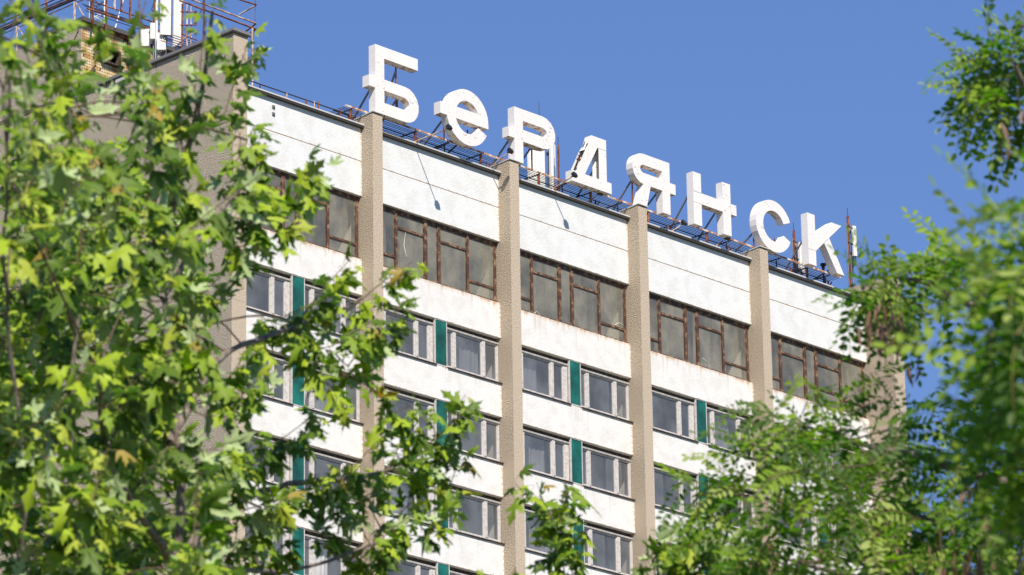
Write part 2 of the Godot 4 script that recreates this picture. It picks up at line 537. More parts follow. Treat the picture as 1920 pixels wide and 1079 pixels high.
func curtain(win: Node, x0: float, x1: float, y0: float, y1: float, cloth: String, gather := 0.0) -> void:
	# hanging cloth with folds; gather pulls the lower end of it aside
	var st := mb()
	st.set_smooth_group(1)
	var n := int((x1 - x0) / 0.03)
	var rows := 4
	var p := func(i: int, j: int) -> Vector3:
		var u := float(i) / n
		var v := float(j) / rows
		var x := lerpf(x0, x1, u)
		if gather != 0.0: x = lerpf(x, x0 if gather > 0 else x1, absf(gather) * v)
		return Vector3(x, lerpf(y1, y0, v), -0.42 + 0.03 * sin(u * n * 0.9 + sin(u * 17.0)) * (0.6 + 0.4 * v))
	for i in n:
		for j in rows:
			quad(st, p.call(i, j), p.call(i + 1, j), p.call(i + 1, j + 1), p.call(i, j + 1))
	build(st, "curtain", M[cloth], win)

func facade() -> void:
	hotel = base("hotel_building", Vector3.ZERO, "tall white panelled hotel block with concrete pilasters, brown and green framed windows", "building")
	var st := mb()
	# the carcass behind the skin: floors, cross walls and the back
	var tops := []
	for k in 6: tops.append(47.957 - 2.836 * k)
	var right := 33.02
	for y in [53.2, 48.45]:
		st = mb()
		bx(st, 0.47, y - 0.22, -12.0, right, y, -0.28)
		build(st, "floor_slab", M["interior_wall"], hotel)
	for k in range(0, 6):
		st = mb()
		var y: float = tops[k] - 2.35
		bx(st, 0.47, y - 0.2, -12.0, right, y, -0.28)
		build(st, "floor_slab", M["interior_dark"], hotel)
	for i in range(1, 5):
		st = mb()
		bx(st, BAY * i + 0.12, 30.0, -5.0, BAY * i + 0.34, 52.98, -0.28)
		build(st, "partition_wall", M["interior_wall"], hotel)
	for i in range(0, 5):
		st = mb()
		bx(st, BAY * (i + 1) - 2.95, 30.0, -5.0, BAY * (i + 1) - 2.8, 48.2, -0.28)
		build(st, "partition_wall", M["interior_wall"], hotel)
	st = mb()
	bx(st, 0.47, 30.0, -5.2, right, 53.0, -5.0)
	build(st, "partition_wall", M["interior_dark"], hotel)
	st = mb()
	bx(st, 0.0, 0.0, -14.0, 33.5, 30.0, -0.27)
	build(st, "lower_wall", M["render_coat"], hotel)
	st = mb()
	bx(st, 0.2, 30.0, -14.0, 33.4, 53.3, -12.0)
	build(st, "back_wall", M["render_coat"], hotel)
	st = mb()
	bx(st, 0.2, 53.3, -14.0, 33.4, 53.42, -0.27)
	build(st, "roof", M["roof_felt"], hotel)
	for i in 5:
		var x0 := BAY * i + PW
		var x1 := BAY * (i + 1) + 0.004
		if i == 4: x1 = right + 0.004
		var o: String = ["", "_other"][i % 2]
		st = mb()
		bx(st, x0, 51.47, -0.25, x1, 53.93, -0.013)
		build(st, "panel_backing", M["mortar"], hotel)
		panel("wall_panel", x0, x1, 52.715, 53.94, M["parapet_paint" + o])
		panel("wall_panel", x0, x1, 51.462, 52.683, M["parapet_paint" + ["_other", ""][i % 2]], 0.004)
		brown_window(x0, x1, i == 4)
		panel("wall_panel", x0, x1, tops[0] - 0.0, 49.216, M["rusty_paint" + o])
		for k in 6:
			var t: float = tops[k]
			panel("wall_panel", x0, x1, tops[k + 1] if k < 5 else 30.0, t - 1.655, M["sill_paint" + ["", "_other"][(i + k) % 2]])
			var a := room_window(x0, x1 - 3.18, t, true)
			var b := room_window(x1 - 2.60, x1 - 0.03, t, false)
			st = mb()
			bx(st, x1 - 3.165, t - 1.59, -0.1, x1 - 2.615, t - 0.03, -0.03)
			var gp := build(st, "infill_panel", M["green_panel"], hotel)
			st = mb()
			bx(st, x1 - 3.18, t - 0.03, -0.1, x1 - 2.60, t, -0.015)
			bx(st, x1 - 3.18, t - 1.625, -0.1, x1 - 2.60, t - 1.59, -0.015)
			bx(st, x1 - 3.18, t - 1.59, -0.1, x1 - 3.15, t - 0.03, -0.017)
			bx(st, x1 - 2.63, t - 1.59, -0.1, x1 - 2.60, t - 0.03, -0.017)
			build(st, "frame", M["white_frame"], gp)
			for w in [a, b]:
				if rng.randf() < 0.4:
					var wx0: float = x0 if w == a else x1 - 2.6
					var wx1: float = x1 - 3.18 if w == a else x1 - 0.03
					var lo := rng.randf_range(0.0, 0.5)
					curtain(w, lerpf(wx0, wx1, lo) + 0.06, lerpf(wx0, wx1, lo + rng.randf_range(0.3, 0.5)) - 0.06, t - 1.5, t - 0.25, "sheer_cloth")
			if i == 0 and k == 1: curtain(b, x1 - 2.5, x1 - 1.9, t - 1.55, t - 0.25, "curtain_cloth", 0.7)
			if i == 0 and k == 3: curtain(b, x1 - 2.05, x1 - 1.2, t - 1.55, t - 0.25, "curtain_cloth")
		if i == 0:
			for vy in [53.57, 53.32]:
				st = mb()
				bx(st, 2.49, vy - 0.055, 0.002, 2.61, vy + 0.055, 0.03)
				bx(st, 2.53, vy - 0.02, 0.03, 2.57, vy + 0.02, 0.07)
				build(st, "wall_bracket", M["grey_steel"], hotel)
		# coping with a zinc drip edge
		st = mb()
		bx(st, x0 - 0.004, 53.945, -0.5, x1 + 0.002, 53.995, 0.14)
		var cop := build(st, "coping", M["zinc"], hotel)
		st = mb()
		bx(st, x0 - 0.002, 53.868, 0.003, x1, 53.945, 0.125)
		build(st, "drip_edge", M["dark_zinc"], cop)
	# white strips of sealing tape peeling off the top floor panes
	for strip in [[Vector3(8.60, 50.82, -0.158), Vector3(8.80, 50.76, -0.158), Vector3(8.72, 50.28, -0.158), Vector3(8.84, 49.89, -0.158)], [Vector3(19.18, 49.83, -0.158), Vector3(19.38, 49.95, -0.158), Vector3(19.60, 49.94, -0.158), Vector3(19.68, 49.86, -0.158)], [Vector3(15.06, 49.32, -0.158), Vector3(15.17, 49.42, -0.158), Vector3(15.27, 49.33, -0.158), Vector3(15.35, 49.30, -0.158)], [Vector3(23.81, 49.63, -0.158), Vector3(23.96, 49.58, -0.158), Vector3(24.13, 49.46, -0.158), Vector3(24.29, 49.29, -0.158)], [Vector3(31.53, 50.80, -0.158), Vector3(31.61, 50.67, -0.158), Vector3(31.57, 50.45, -0.158), Vector3(31.65, 50.33, -0.158)]]:
		st = mb()
		curve_tube(st, strip, 0.014, 0.010, 5)
		build(st, "sealing_strip", M["antenna_white"], hotel)
	# pilasters, each under a thin cap that runs back to the roof
	for i in range(1, 5):
		st = mb()
		var x := BAY * i
		bx(st, x, 30.0, -0.26, x + PW, 54.31, PD)
		build(st, "pilaster", M["pebbledash"], hotel)
		st = mb()
		bx(st, x, 0.0, -0.27, x + PW, 29.99, PD)
		build(st, "pilaster", M["pebbledash"], hotel)
		st = mb()
		quad(st, Vector3(x + 0.004, 54.305, PD + 0.004), Vector3(x + PW - 0.002, 54.305, PD + 0.004), Vector3(x + PW - 0.002, 30.0, PD + 0.004), Vector3(x + 0.004, 30.0, PD + 0.004))
		build(st, "pilaster_face", M["render_coat"], hotel)
		st = mb()
		ob(st, Transform3D(Basis(Vector3.RIGHT, -0.07), Vector3(x + PW / 2, 54.33, 0.12)), Vector3(PW + 0.05, 0.035, 0.93))
		build(st, "pilaster_cap", M["zinc"], hotel)
	# right end wall
	st = mb()
	bx(st, 33.024, 0.0, -14.0, 33.624, 54.6, 1.306)
	build(st, "end_wall", M["pebbledash"], hotel)
	st = mb()
	quad(st, Vector3(33.03, 54.59, 1.31), Vector3(33.62, 54.59, 1.31), Vector3(33.62, 20, 1.31), Vector3(33.03, 20, 1.31))
	build(st, "pilaster_face", M["render_coat"], hotel)
	# left end wall: a core faced with storey-high aggregate panels
	st = mb()
	bx(st, -0.115, 0.0, -14.0, 0.44, 55.2, 0.97)
	build(st, "end_wall", M["sealant"], hotel)
	var levels := [30.0, 33.70, 36.77, 39.845, 42.97, 46.02, 49.055, 52.13, 55.21]
	for r in levels.size() - 1:
		var z := 1.0
		for c in 12:
			var z0 := maxf(-14.0, -0.31 - 1.243 * c)
			var y1: float = levels[r + 1] - 0.014
			st = mb()
			bx(st, -0.147 - rng.randf_range(0.0, 0.008), levels[r] + 0.018, z0 + 0.016, -0.113, y1 - 0.004, z - (0.0 if c == 0 else 0.016))
			build(st, "wall_panel", M["aggregate"], hotel)
			z = z0
		st = mb()
		bx(st, -0.145, levels[r] + 0.003, 0.968, 0.472, levels[r + 1] - 0.003, 1.003)
		build(st, "corner_panel", M["render_coat"], hotel)
	st = mb()
	bx(st, 0.438, 30.0, -0.3, 0.471, 55.2, 0.968)
	build(st, "corner_panel", M["pebbledash"], hotel)
	st = mb()
	bx(st, -0.23, 55.215, -6.6, 0.56, 55.31, 1.08)
	var cap := build(st, "coping", M["lead_grey"], hotel)
	st = mb()
	bx(st, -0.225, 55.16, -6.6, -0.19, 55.215, 1.07)
	bx(st, -0.19, 55.16, 1.04, 0.55, 55.215, 1.07)
	build(st, "drip_edge", M["dark_zinc"], cap)
	for p in [[-4.02, -3.5, 53.89], [-4.75, -4.3, 55.04]]:
		st = mb()
		bx(st, -0.22, p[2] - 0.03, p[0], -0.16, p[2] + 0.09, p[1])
		build(st, "wall_plate", M["zinc"], hotel)
	machine_room()

func machine_room() -> void:
	# the tiled lift housing above the left end
	var zt := -6.63
	var st := mb()
	# front wall round a broken opening, seen from the front
	var holes := [[0.73, 1.60, 56.63, 57.17], [1.76, 1.93, 57.42, 57.64], [2.16, 2.33, 57.42, 57.64]]
	for r in [[-0.14, 0.73, 55.3, 57.78], [1.60, 1.76, 55.3, 57.78], [1.93, 2.16, 55.3, 57.78], [2.33, 4.2, 55.3, 57.78], [0.73, 1.60, 55.3, 56.63], [0.73, 1.60, 57.17, 57.78], [1.76, 1.93, 55.3, 57.42], [1.76, 1.93, 57.64, 57.78], [2.16, 2.33, 55.3, 57.42], [2.16, 2.33, 57.64, 57.78]]:
		bx(st, r[0], r[2], zt - 0.25, r[1], r[3], zt - 0.012)
	bx(st, 3.95, 55.3, -8.6, 4.2, 57.78, zt - 0.25)
	bx(st, -0.1, 53.42, -8.6, 4.2, 55.3, zt - 0.012)
	bx(st, 0.1, 55.3, -8.6, 0.35, 57.78, zt - 0.25)
	bx(st, 0.35, 55.3, -8.6, 1.3, 56.9, -8.4)
	bx(st, 1.9, 55.3, -8.6, 4.2, 57.78, -8.4)
	var room := build(st, "machine_room", M["tile_joint"], hotel)
	st = mb()
	var w := 0.074
	var h := 0.105
	for i in 56:
		for j in 23:
			var x := -0.14 + i * w
			var y := 55.31 + j * h
			var cx := x + w / 2
			var cy := y + h / 2
			var skip := false
			for q in holes:
				if cx > q[0] - w * 0.5 and cx < q[1] + w * 0.5 and cy > q[2] - h * 0.5 and cy < q[3] + h * 0.5: skip = true
			if cx < 0.42 and cy < 55.95 + 0.25 * sin(x * 19.0) and rng.randf() < 0.8: skip = true
			if skip or rng.randf() < 0.015: continue
			bx(st, x + 0.009, y + 0.009, zt - 0.012, x + w - 0.009, y + h - 0.009, zt + rng.randf_range(0.0, 0.004))
	var tiles := build(st, "tile", M["yellow_tile"], room)
	tag(tiles, "", "", "", "stuff")
	st = mb()
	bx(st, -0.144, 55.36, -14.0, -0.118, 57.78, zt)
	build(st, "side_wall", M["aggregate"], room)
	st = mb()
	bx(st, -0.117, 55.3, -14.0, 0.1, 57.78, zt - 0.26)
	build(st, "side_wall", M["render_coat"], room)
	st = mb()
	bx(st, -0.25, 57.783, -8.8, 4.4, 57.93, zt + 0.2)
	build(st, "roof", M["roof_felt"], room)
	st = mb()
	bx(st, -0.22, 57.70, zt + 0.05, 4.4, 57.78, zt + 0.11)
	build(st, "eaves_beam", M["rusty_steel"], room)
	st = mb()
	bx(st, 0.70, 56.57, zt - 0.2, 1.66, 56.625, zt + 0.16)
	build(st, "window_sill", M["weathered_board"], room)
	st = mb()
	bar(st, Vector3(0.75, 56.65, zt - 0.1), Vector3(1.12, 57.05, zt - 0.1), 0.05, 0.03)
	bar(st, Vector3(1.12, 57.05, zt - 0.1), Vector3(1.25, 56.66, zt - 0.1), 0.04, 0.03)
	build(st, "broken_frame", M["rusty_steel"], room)

# ---------------------------------------------------------------- sign letters
func ring(pieces: Array, c: Vector2, ro: Vector2, ri: Vector2, a0: float, a1: float, n: int, ci := Vector2.INF) -> void:
	var d := ci if ci != Vector2.INF else c
	for i in n:
		var p := deg_to_rad(lerpf(a0, a1, float(i) / n))
		var q := deg_to_rad(lerpf(a0, a1, float(i + 1) / n))
		pieces.append([c + Vector2(cos(p), sin(p)) * ro, c + Vector2(cos(q), sin(q)) * ro, d + Vector2(cos(q), sin(q)) * ri, d + Vector2(cos(p), sin(p)) * ri])

func rc(x0: float, y0: float, x1: float, y1: float) -> Array:
	return [Vector2(x0, y0), Vector2(x1, y0), Vector2(x1, y1), Vector2(x0, y1)]

func sign_letter(glyph: String, x: float, pieces: Array, label: String, struts: Array, open_left := false) -> void:
	var y0 := 54.385
	var o := base("sign_letter", Vector3(x, y0, 0.19), label, "sign letter", "letters of the rooftop sign")
	var faces := mb()
	var rims := mb()
	var under := mb()
	var D := 0.31
	var any_under := false
	var seams := []
	var edges := {}
	for poly in pieces:
		var area := 0.0
		for i in poly.size():
			var a: Vector2 = poly[i]
			var b: Vector2 = poly[(i + 1) % poly.size()]
			area += a.cross(b)
		if area < 0: poly.reverse()
		for i in poly.size():
			var a: Vector2 = poly[i]
			var b: Vector2 = poly[(i + 1) % poly.size()]
			edges[[(a * 1000).round(), (b * 1000).round()]] = true
	for poly in pieces:
		var n: int = poly.size()
		var f := func(v: Vector2, z: float) -> Vector3: return Vector3(v.x - x, v.y - y0, z)
		for i in range(1, n - 1):
			tri(faces, f.call(poly[0], D), f.call(poly[i + 1], D), f.call(poly[i], D))
			tri(faces, f.call(poly[0], 0.0), f.call(poly[i], 0.0), f.call(poly[i + 1], 0.0))
		for i in n:
			var a: Vector2 = poly[i]
			var b: Vector2 = poly[(i + 1) % n]
			if edges.has([(b * 1000).round(), (a * 1000).round()]):
				if n == 4 and a.distance_to(b) > 0.25 and seams.size() < 5 and pieces.size() < 13 and rng.randf() < 0.45: seams.append([a, b])
				continue
			var nrm := Vector2(b.y - a.y, a.x - b.x).normalized()
			if open_left and nrm.x < -0.5 and a.y > y0 + 0.4 and a.distance_to(b) > 1.0: continue
			var st := rims
			if nrm.y < -0.75:
				st = under
				any_under = true
			quad(st, f.call(a, D), f.call(b, D), f.call(b, 0.0), f.call(a, 0.0))
	build(faces, "face", M["white_tin"], o)
	rims.generate_normals()
	rims.set_material(M["white_tin"])
	var shell := rims.commit()
	if any_under:
		under.generate_normals()
		under.set_material(M["rusting_tin"])
		shell = under.commit(shell)
	put_mesh("rim", shell, null, o)
	# seams where one sheet laps over the next
	for sm in seams:
		var sst := mb()
		var sa: Vector2 = sm[0]
		var sb: Vector2 = sm[1]
		bar(sst, Vector3(sa.x - x, sa.y - y0, D), Vector3(sb.x - x, sb.y - y0, D), 0.010, 0.008)
		build(sst, "seam", M["seam_grey"], o)
	# fixing bolts in little groups along the strokes
	var st := mb()
	for poly in pieces:
		if poly.size() > 5 or rng.randf() < (0.75 if pieces.size() > 12 else 0.35): continue
		var c := Vector2.ZERO
		for v in poly: c += v / poly.size()
		for k in rng.randi_range(2, 5):
			var q: Vector2 = c.lerp(poly[rng.randi() % poly.size()], rng.randf_range(0.2, 0.8))
			for m in rng.randi_range(1, 3):
				var p := Vector3(q.x - x + m * 0.035, q.y - y0, D + 0.004)
				bx(st, p.x - 0.006, p.y - 0.008, D - 0.002, p.x + 0.006, p.y + 0.008, D + 0.005)
	tag(build(st, "bolt", M["rusty_steel"], o), "", "", "", "stuff")
	# braces from the back of the letter to the rear of the grating
	for s in struts:
		st = mb()
		bar(st, Vector3(s[0] - x, s[1] - y0, -0.01), Vector3(s[0] - x - 0.05, 0.06, -0.95), 0.05, 0.05)
		build(st, "brace", M["grey_steel"], o)
	for s in struts:
		st = mb()
		bar(st, Vector3(s[0] - x + 0.04, 0.06, -0.04), Vector3(s[0] - x + 0.04, s[1] - y0 + 0.2, -0.04), 0.04, 0.04)
		build(st, "post", M["rusty_steel"], o)
	if open_left:
		st = mb()
		bar(st, Vector3(16.72 - x, 0.43, 0.06), Vector3(17.40 - x, 1.80, 0.06), 0.035, 0.03)
		bar(st, Vector3(16.70 - x, 0.43, 0.26), Vector3(17.30 - x, 1.65, 0.26), 0.03, 0.03)
		build(st, "stray_frame", M["dark_steel"], o)
		st = mb()
		bar(st, Vector3(16.78 - x, 0.93, 0.22), Vector3(17.18 - x, 0.98, 0.26), 0.06, 0.05)
		bar(st, Vector3(17.02 - x, 1.18, 0.05), Vector3(17.25 - x, 1.12, 0.25), 0.04, 0.04)
		build(st, "stray_frame", M["rusty_steel"], o)

func letters() -> void:
	var P := []
	# Б
	P = [rc(6.77, 54.40, 7.195, 54.825), rc(6.77, 54.825, 7.195, 55.275), rc(6.77, 55.275, 7.195, 55.675), rc(6.77, 55.675, 7.195, 56.435), rc(6.77, 56.435, 7.195, 56.855), rc(7.195, 56.435, 8.80, 56.855), rc(6.47, 55.275, 6.77, 55.675)]
	P.append([Vector2(7.195, 55.275), Vector2(8.08, 55.275), Vector2(8.20, 55.675), Vector2(7.195, 55.675)])
	P.append([Vector2(7.195, 54.40), Vector2(8.20, 54.40), Vector2(8.08, 54.825), Vector2(7.195, 54.825)])
	ring(P, Vector2(8.20, 55.0375), Vector2(0.63, 0.6375), Vector2(0.31, 0.225), 90, -90, 9, Vector2(8.08, 55.05))
	sign_letter("B", 6.77, P, "tall white tin rooftop letter Б, first and largest of the sign", [[6.95, 55.5], [8.05, 56.3], [8.1, 55.3]])
	# е
	P = []
	var c := Vector2(11.2, 55.37)
	var R := Vector2(1.02, 1.02)
	var r := Vector2(0.59, 0.60)
	ring(P, c, R, r, 154, 26, 12)
	ring(P, c, R, r, 197, 335, 13)
	var on := func(deg: float, q: Vector2) -> Vector2: return c + Vector2(cos(deg_to_rad(deg)), sin(deg_to_rad(deg))) * q
	P.append([Vector2(10.214, 55.63), Vector2(10.668, 55.63), on.call(154.0, r), on.call(154.0, R)])
	P.append([on.call(26.0, r), Vector2(12.186, 55.63), on.call(26.0, R)])
	P.append([Vector2(10.194, 55.20), on.call(197.0, R), on.call(197.0, r), Vector2(10.634, 55.20)])
	P.append([Vector2(9.87, 55.20), Vector2(12.22, 55.20), Vector2(12.22, 55.40), Vector2(12.186, 55.63), Vector2(9.87, 55.63)])
	sign_letter("e", 11.2, P, "white tin rooftop letter е with a straight crossbar, second of the sign", [[10.35, 55.2], [11.5, 54.9], [10.9, 54.6]])
	# Р
	P = [rc(13.52, 54.39, 13.95, 55.235), rc(13.52, 55.235, 13.95, 55.605), rc(13.52, 55.605, 13.95, 55.98), rc(13.52, 55.98, 13.95, 56.41), rc(13.23, 55.235, 13.52, 55.605)]
	P.append([Vector2(13.95, 55.98), Vector2(14.90, 55.98), Vector2(14.96, 56.41), Vector2(13.95, 56.41)])
	P.append([Vector2(13.95, 55.205), Vector2(14.96, 55.205), Vector2(14.90, 55.645), Vector2(13.95, 55.645)])
	ring(P, Vector2(14.96, 55.8075), Vector2(0.63, 0.6025), Vector2(0.27, 0.1675), 90, -90, 9, Vector2(14.90, 55.8125))
	sign_letter("P", 13.52, P, "white tin rooftop letter р with a short left spur, third of the sign", [[13.6, 55.3], [14.7, 55.3]])
	# Д
	P = [rc(16.41, 54.395, 18.46, 54.80), rc(17.815, 54.80, 18.22, 55.97)]
	P.append([Vector2(16.61, 54.80), Vector2(17.08, 54.80), Vector2(17.76, 55.97), Vector2(17.32, 56.0), Vector2(17.13, 55.75)])
	P.append([Vector2(17.32, 56.0), Vector2(17.76, 55.97), Vector2(17.815, 55.97), Vector2(18.22, 55.97), Vector2(18.22, 56.37), Vector2(17.46, 56.37)])
	sign_letter("D", 17.4, P, "white tin rooftop letter д whose open left side bares a rusty frame", [[16.9, 54.8], [18.0, 55.4]], true)
	# Я
	P = [rc(21.165, 54.38, 21.58, 55.215), rc(21.165, 55.215, 21.58, 55.615), rc(21.165, 55.615, 21.58, 55.955), rc(21.165, 55.955, 21.58, 56.375), rc(21.58, 55.215, 21.88, 55.615)]
	P.append([Vector2(20.20, 55.955), Vector2(21.165, 55.955), Vector2(21.165, 56.375), Vector2(20.16, 56.375)])
	P.append([Vector2(20.16, 55.215), Vector2(20.54, 55.215), Vector2(21.165, 55.215), Vector2(21.165, 55.645), Vector2(20.20, 55.645)])
	ring(P, Vector2(20.16, 55.795), Vector2(0.57, 0.58), Vector2(0.20, 0.155), 90, 270, 9, Vector2(20.20, 55.80))
	P.append([Vector2(19.87, 54.38), Vector2(20.31, 54.38), Vector2(20.54, 55.215), Vector2(20.16, 55.215)])
	sign_letter("YA", 20.7, P, "white tin rooftop letter я, its round bowl on the left side", [[19.9, 55.4], [21.2, 55.2]])
	# Н
	P = [rc(22.85, 54.38, 23.285, 55.23), rc(22.85, 55.23, 23.285, 55.65), rc(22.85, 55.65, 23.285, 56.395), rc(23.285, 55.23, 24.465, 55.65), rc(24.465, 54.38, 24.90, 55.24), rc(24.465, 55.24, 24.90, 55.645), rc(24.465, 55.645, 24.90, 56.395), rc(24.90, 55.24, 25.21, 55.645)]
	sign_letter("H", 24.0, P, "white tin rooftop letter н with two thick uprights and a right spur", [[22.95, 55.6], [24.5, 55.4]])
	# С
	P = []
	ring(P, Vector2(27.3, 55.37), Vector2(1.01, 1.01), Vector2(0.60, 0.60), 21, 336, 26)
	sign_letter("C", 27.3, P, "round white tin rooftop letter с open to the right, above a pilaster", [[26.5, 55.0], [27.7, 54.9]])
	# К
	P = [rc(29.25, 54.38, 29.68, 54.98), [Vector2(29.25, 54.98), Vector2(29.68, 54.98), Vector2(29.68, 55.69), Vector2(29.68, 56.40), Vector2(29.25, 56.40)]]
	P.append([Vector2(29.68, 54.98), Vector2(30.18, 55.42), Vector2(30.48, 55.69), Vector2(31.24, 56.35), Vector2(30.66, 56.35), Vector2(29.68, 55.69)])
	P.append([Vector2(30.18, 55.42), Vector2(30.87, 54.385), Vector2(31.29, 54.385), Vector2(30.48, 55.69)])
	sign_letter("K", 30.0, P, "white tin rooftop letter к with slanting arms, last of the sign", [[29.4, 55.5], [31.0, 54.7]])

func sign_grating() -> void:
	var x0 := 5.75
	var x1 := 31.55
	var o := base("sign_grating", Vector3(x0, 53.99, 0), "long rusty steel grating on the roof edge beneath the white letters", "grating")
	var y := 54.47 - 53.99
	var L := x1 - x0
	for s in [[0.0, L * 0.34], [L * 0.34, L * 0.67], [L * 0.67, L]]:
		var st := mb()
		bx(st, s[0], y - 0.03, 0.08, s[1] - 0.01, y + 0.03, 0.13)
		build(st, "front_beam", M["pale_steel"], o)
	for k in 9:
		var st := mb()
		var z := -0.02 - k * 0.118
		var thick := 0.022 if k != 4 else 0.045
		tube(st, Vector3(0, y - 0.02 + rng.randf_range(-0.012, 0.012), z), Vector3(L, y - 0.02 + rng.randf_range(-0.012, 0.012), z), thick * 0.55, -1, 5)
		build(st, "rod", M["dark_steel"], o)
	var x := 0.3
	var k := 0
	while x < L:
		var st := mb()
		bar(st, Vector3(x, y - 0.05, 0.1), Vector3(x, y - 0.05, -1.05), 0.035, 0.035)
		build(st, "cross_bar", M["dark_steel"], o)
		if k % 2 == 0:
			st = mb()
			bx(st, x - 0.035, 0.0, 0.02, x + 0.035, y - 0.035, 0.09)
			build(st, "post", M["pale_steel"] if k % 2 else M["rusty_steel"], o)
		else:
			st = mb()
			bar(st, Vector3(x + 0.1, 0.0, -0.2), Vector3(x + 0.1, y - 0.06, -0.2), 0.035, 0.035)
			bar(st, Vector3(x + 0.1, 0.02, -0.2), Vector3(x - 0.1, y - 0.06, -0.75), 0.03, 0.03)
			build(st, "stay", M["dark_steel"] if k % 2 else M["rusty_steel"], o)
		st = mb()
		bar(st, Vector3(x, 0.0, -1.0), Vector3(x, y, -1.0), 0.04, 0.04)
		build(st, "rear_post", M["dark_steel"], o)
		x += 1.45 + rng.randf_range(-0.2, 0.2)
		k += 1
	# rusty scrap brackets on the parapet under the beam
	for bx_ in [0.25, 3.5, 6.9, 10.3, 12.4, 16.2, 19.5, 23.0, 25.2]:
		var st := mb()
		bar(st, Vector3(bx_, 0.02, 0.1), Vector3(bx_ + 0.28, 0.16, -0.25), 0.05, 0.04)
		bar(st, Vector3(bx_ + 0.02, 0.0, -0.05), Vector3(bx_ + 0.06, 0.26, -0.05), 0.045, 0.045)
		bar(st, Vector3(bx_ + 0.2, 0.05, -0.2), Vector3(bx_ + 0.34, 0.30, -0.12), 0.04, 0.04)
		build(st, "bracket", M["rusty_steel"], o)
	# low pipe rail towards the left corner
	var rail := base("roof_edge_rail", Vector3(0.5, 53.99, 0), "thin dark pipe rail on short posts left of the sign grating", "rail")
	var sr := mb()
	tube(sr, Vector3(0, 0.22, 0), Vector3(5.6, 0.24, 0), 0.022)
	build(sr, "pipe", M["dark_steel"], rail)
	for px in [0.8, 1.45, 2.65, 3.55, 3.9, 4.1, 5.1]:
		sr = mb()
		bar(sr, Vector3(px, 0, 0), Vector3(px, 0.2 + rng.randf_range(0.0, 0.14), 0), 0.035, 0.035)
		build(sr, "post", M["pale_steel"] if rng.randf() < 0.5 else M["rusty_steel"], rail)

func floodlights() -> void:
	var names := ["in front of the letter е", "beside the foot of the letter р", "at the left foot of the letter д", "under the right end of the letter д", "in the gap between the letters я and н", "under the right leg of the letter н"]
	var spots := [[9.06, 54.08, 1.66], [12.72, 54.37, 1.0], [15.86, 54.27, 1.08], [18.11, 54.40, 0.22, 17.72], [22.55, 54.37, 0.22, 22.16], [24.92, 54.39, 0.22, 24.53]]
	for k in spots.size():
		var s: Array = spots[k]
		var o := base("floodlight", Vector3(s[0], 53.99, 0.06), "black floodlight head on a pale arm " + names[k], "floodlight", "floodlights along the parapet")
		var tip := Vector3(0, s[1] - 53.99, s[2] - 0.06)
		if s.size() > 3:
			tip.x = s[0] - s[3]
			o.position.x = s[3]
		var st := mb()
		tube(st, Vector3(0, 0.0, 0), Vector3(0, 0.06, 0), 0.03)
		tube(st, Vector3(0, 0.05, -0.02), tip, 0.022, -1, 6)
		build(st, "arm", M["pale_steel"], o)
		st = mb()
		ob(st, Transform3D(Basis(Vector3.RIGHT, -0.5), tip + Vector3(0, 0.02, 0.05)), Vector3(0.2, 0.15, 0.1))
		ob(st, Transform3D(Basis(Vector3.RIGHT, -0.5), tip + Vector3(0, 0.10, 0.02)), Vector3(0.1, 0.07, 0.07))
		var head := build(st, "lamp_head", M["black_plastic"], o)
		st = mb()
		tube(st, tip + Vector3(-0.12, -0.04, 0), tip + Vector3(0.12, -0.04, 0), 0.015)
		build(st, "bracket", M["dark_steel"], head)

# ---------------------------------------------------------------- roof gear
func panel_antenna(at: Vector3, low: float, high: float, wide: float, turn: float, label: String) -> void:
	var o := base("panel_antenna", Vector3(at.x, 53.42, at.z), label, "antenna", "cellular panel antennas on the roof")
	o.rotation.y = turn
	var a := low - 53.42
	var b := high - 53.42
	var st := mb()
	var d := 0.13
	var prof := [Vector2(-wide / 2, -d / 2), Vector2(-wide / 2, d * 0.2), Vector2(-wide * 0.36, d / 2), Vector2(wide * 0.36, d / 2), Vector2(wide / 2, d * 0.2), Vector2(wide / 2, -d / 2)]
	for i in prof.size():
		var p: Vector2 = prof[i]
		var q: Vector2 = prof[(i + 1) % prof.size()]
		quad(st, Vector3(p.x, b, p.y), Vector3(q.x, b, q.y), Vector3(q.x, a, q.y), Vector3(p.x, a, p.y))
	for i in range(1, prof.size() - 1):
		tri(st, Vector3(prof[0].x, a, prof[0].y), Vector3(prof[i].x, a, prof[i].y), Vector3(prof[i + 1].x, a, prof[i + 1].y))
		tri(st, Vector3(prof[0].x, b, prof[0].y), Vector3(prof[i + 1].x, b, prof[i + 1].y), Vector3(prof[i].x, b, prof[i].y))
	build(st, "radome", M["antenna_white"], o)
	st = mb()
	tube(st, Vector3(0.02, 0, -0.22), Vector3(0.02, b + 0.15, -0.22), 0.038)
	build(st, "pole", M["grey_steel"], o)
	for f in [0.15, 0.85]:
		st = mb()
		bx(st, -0.05, lerpf(a, b, f) - 0.04, -0.24, 0.06, lerpf(a, b, f) + 0.04, -d / 2)
		build(st, "clamp", M["dark_steel"], o)
	st = mb()
	for k in 3:
		curve_tube(st, [Vector3(-0.06 + k * 0.05, a, 0), Vector3(-0.05 + k * 0.05, a - 0.18, -0.05), Vector3(0.0, a - 0.4, -0.18), Vector3(0.03, a - 1.0, -0.22)], 0.013, 0.013)
	build(st, "feeder_cable", M["black_plastic"], o)

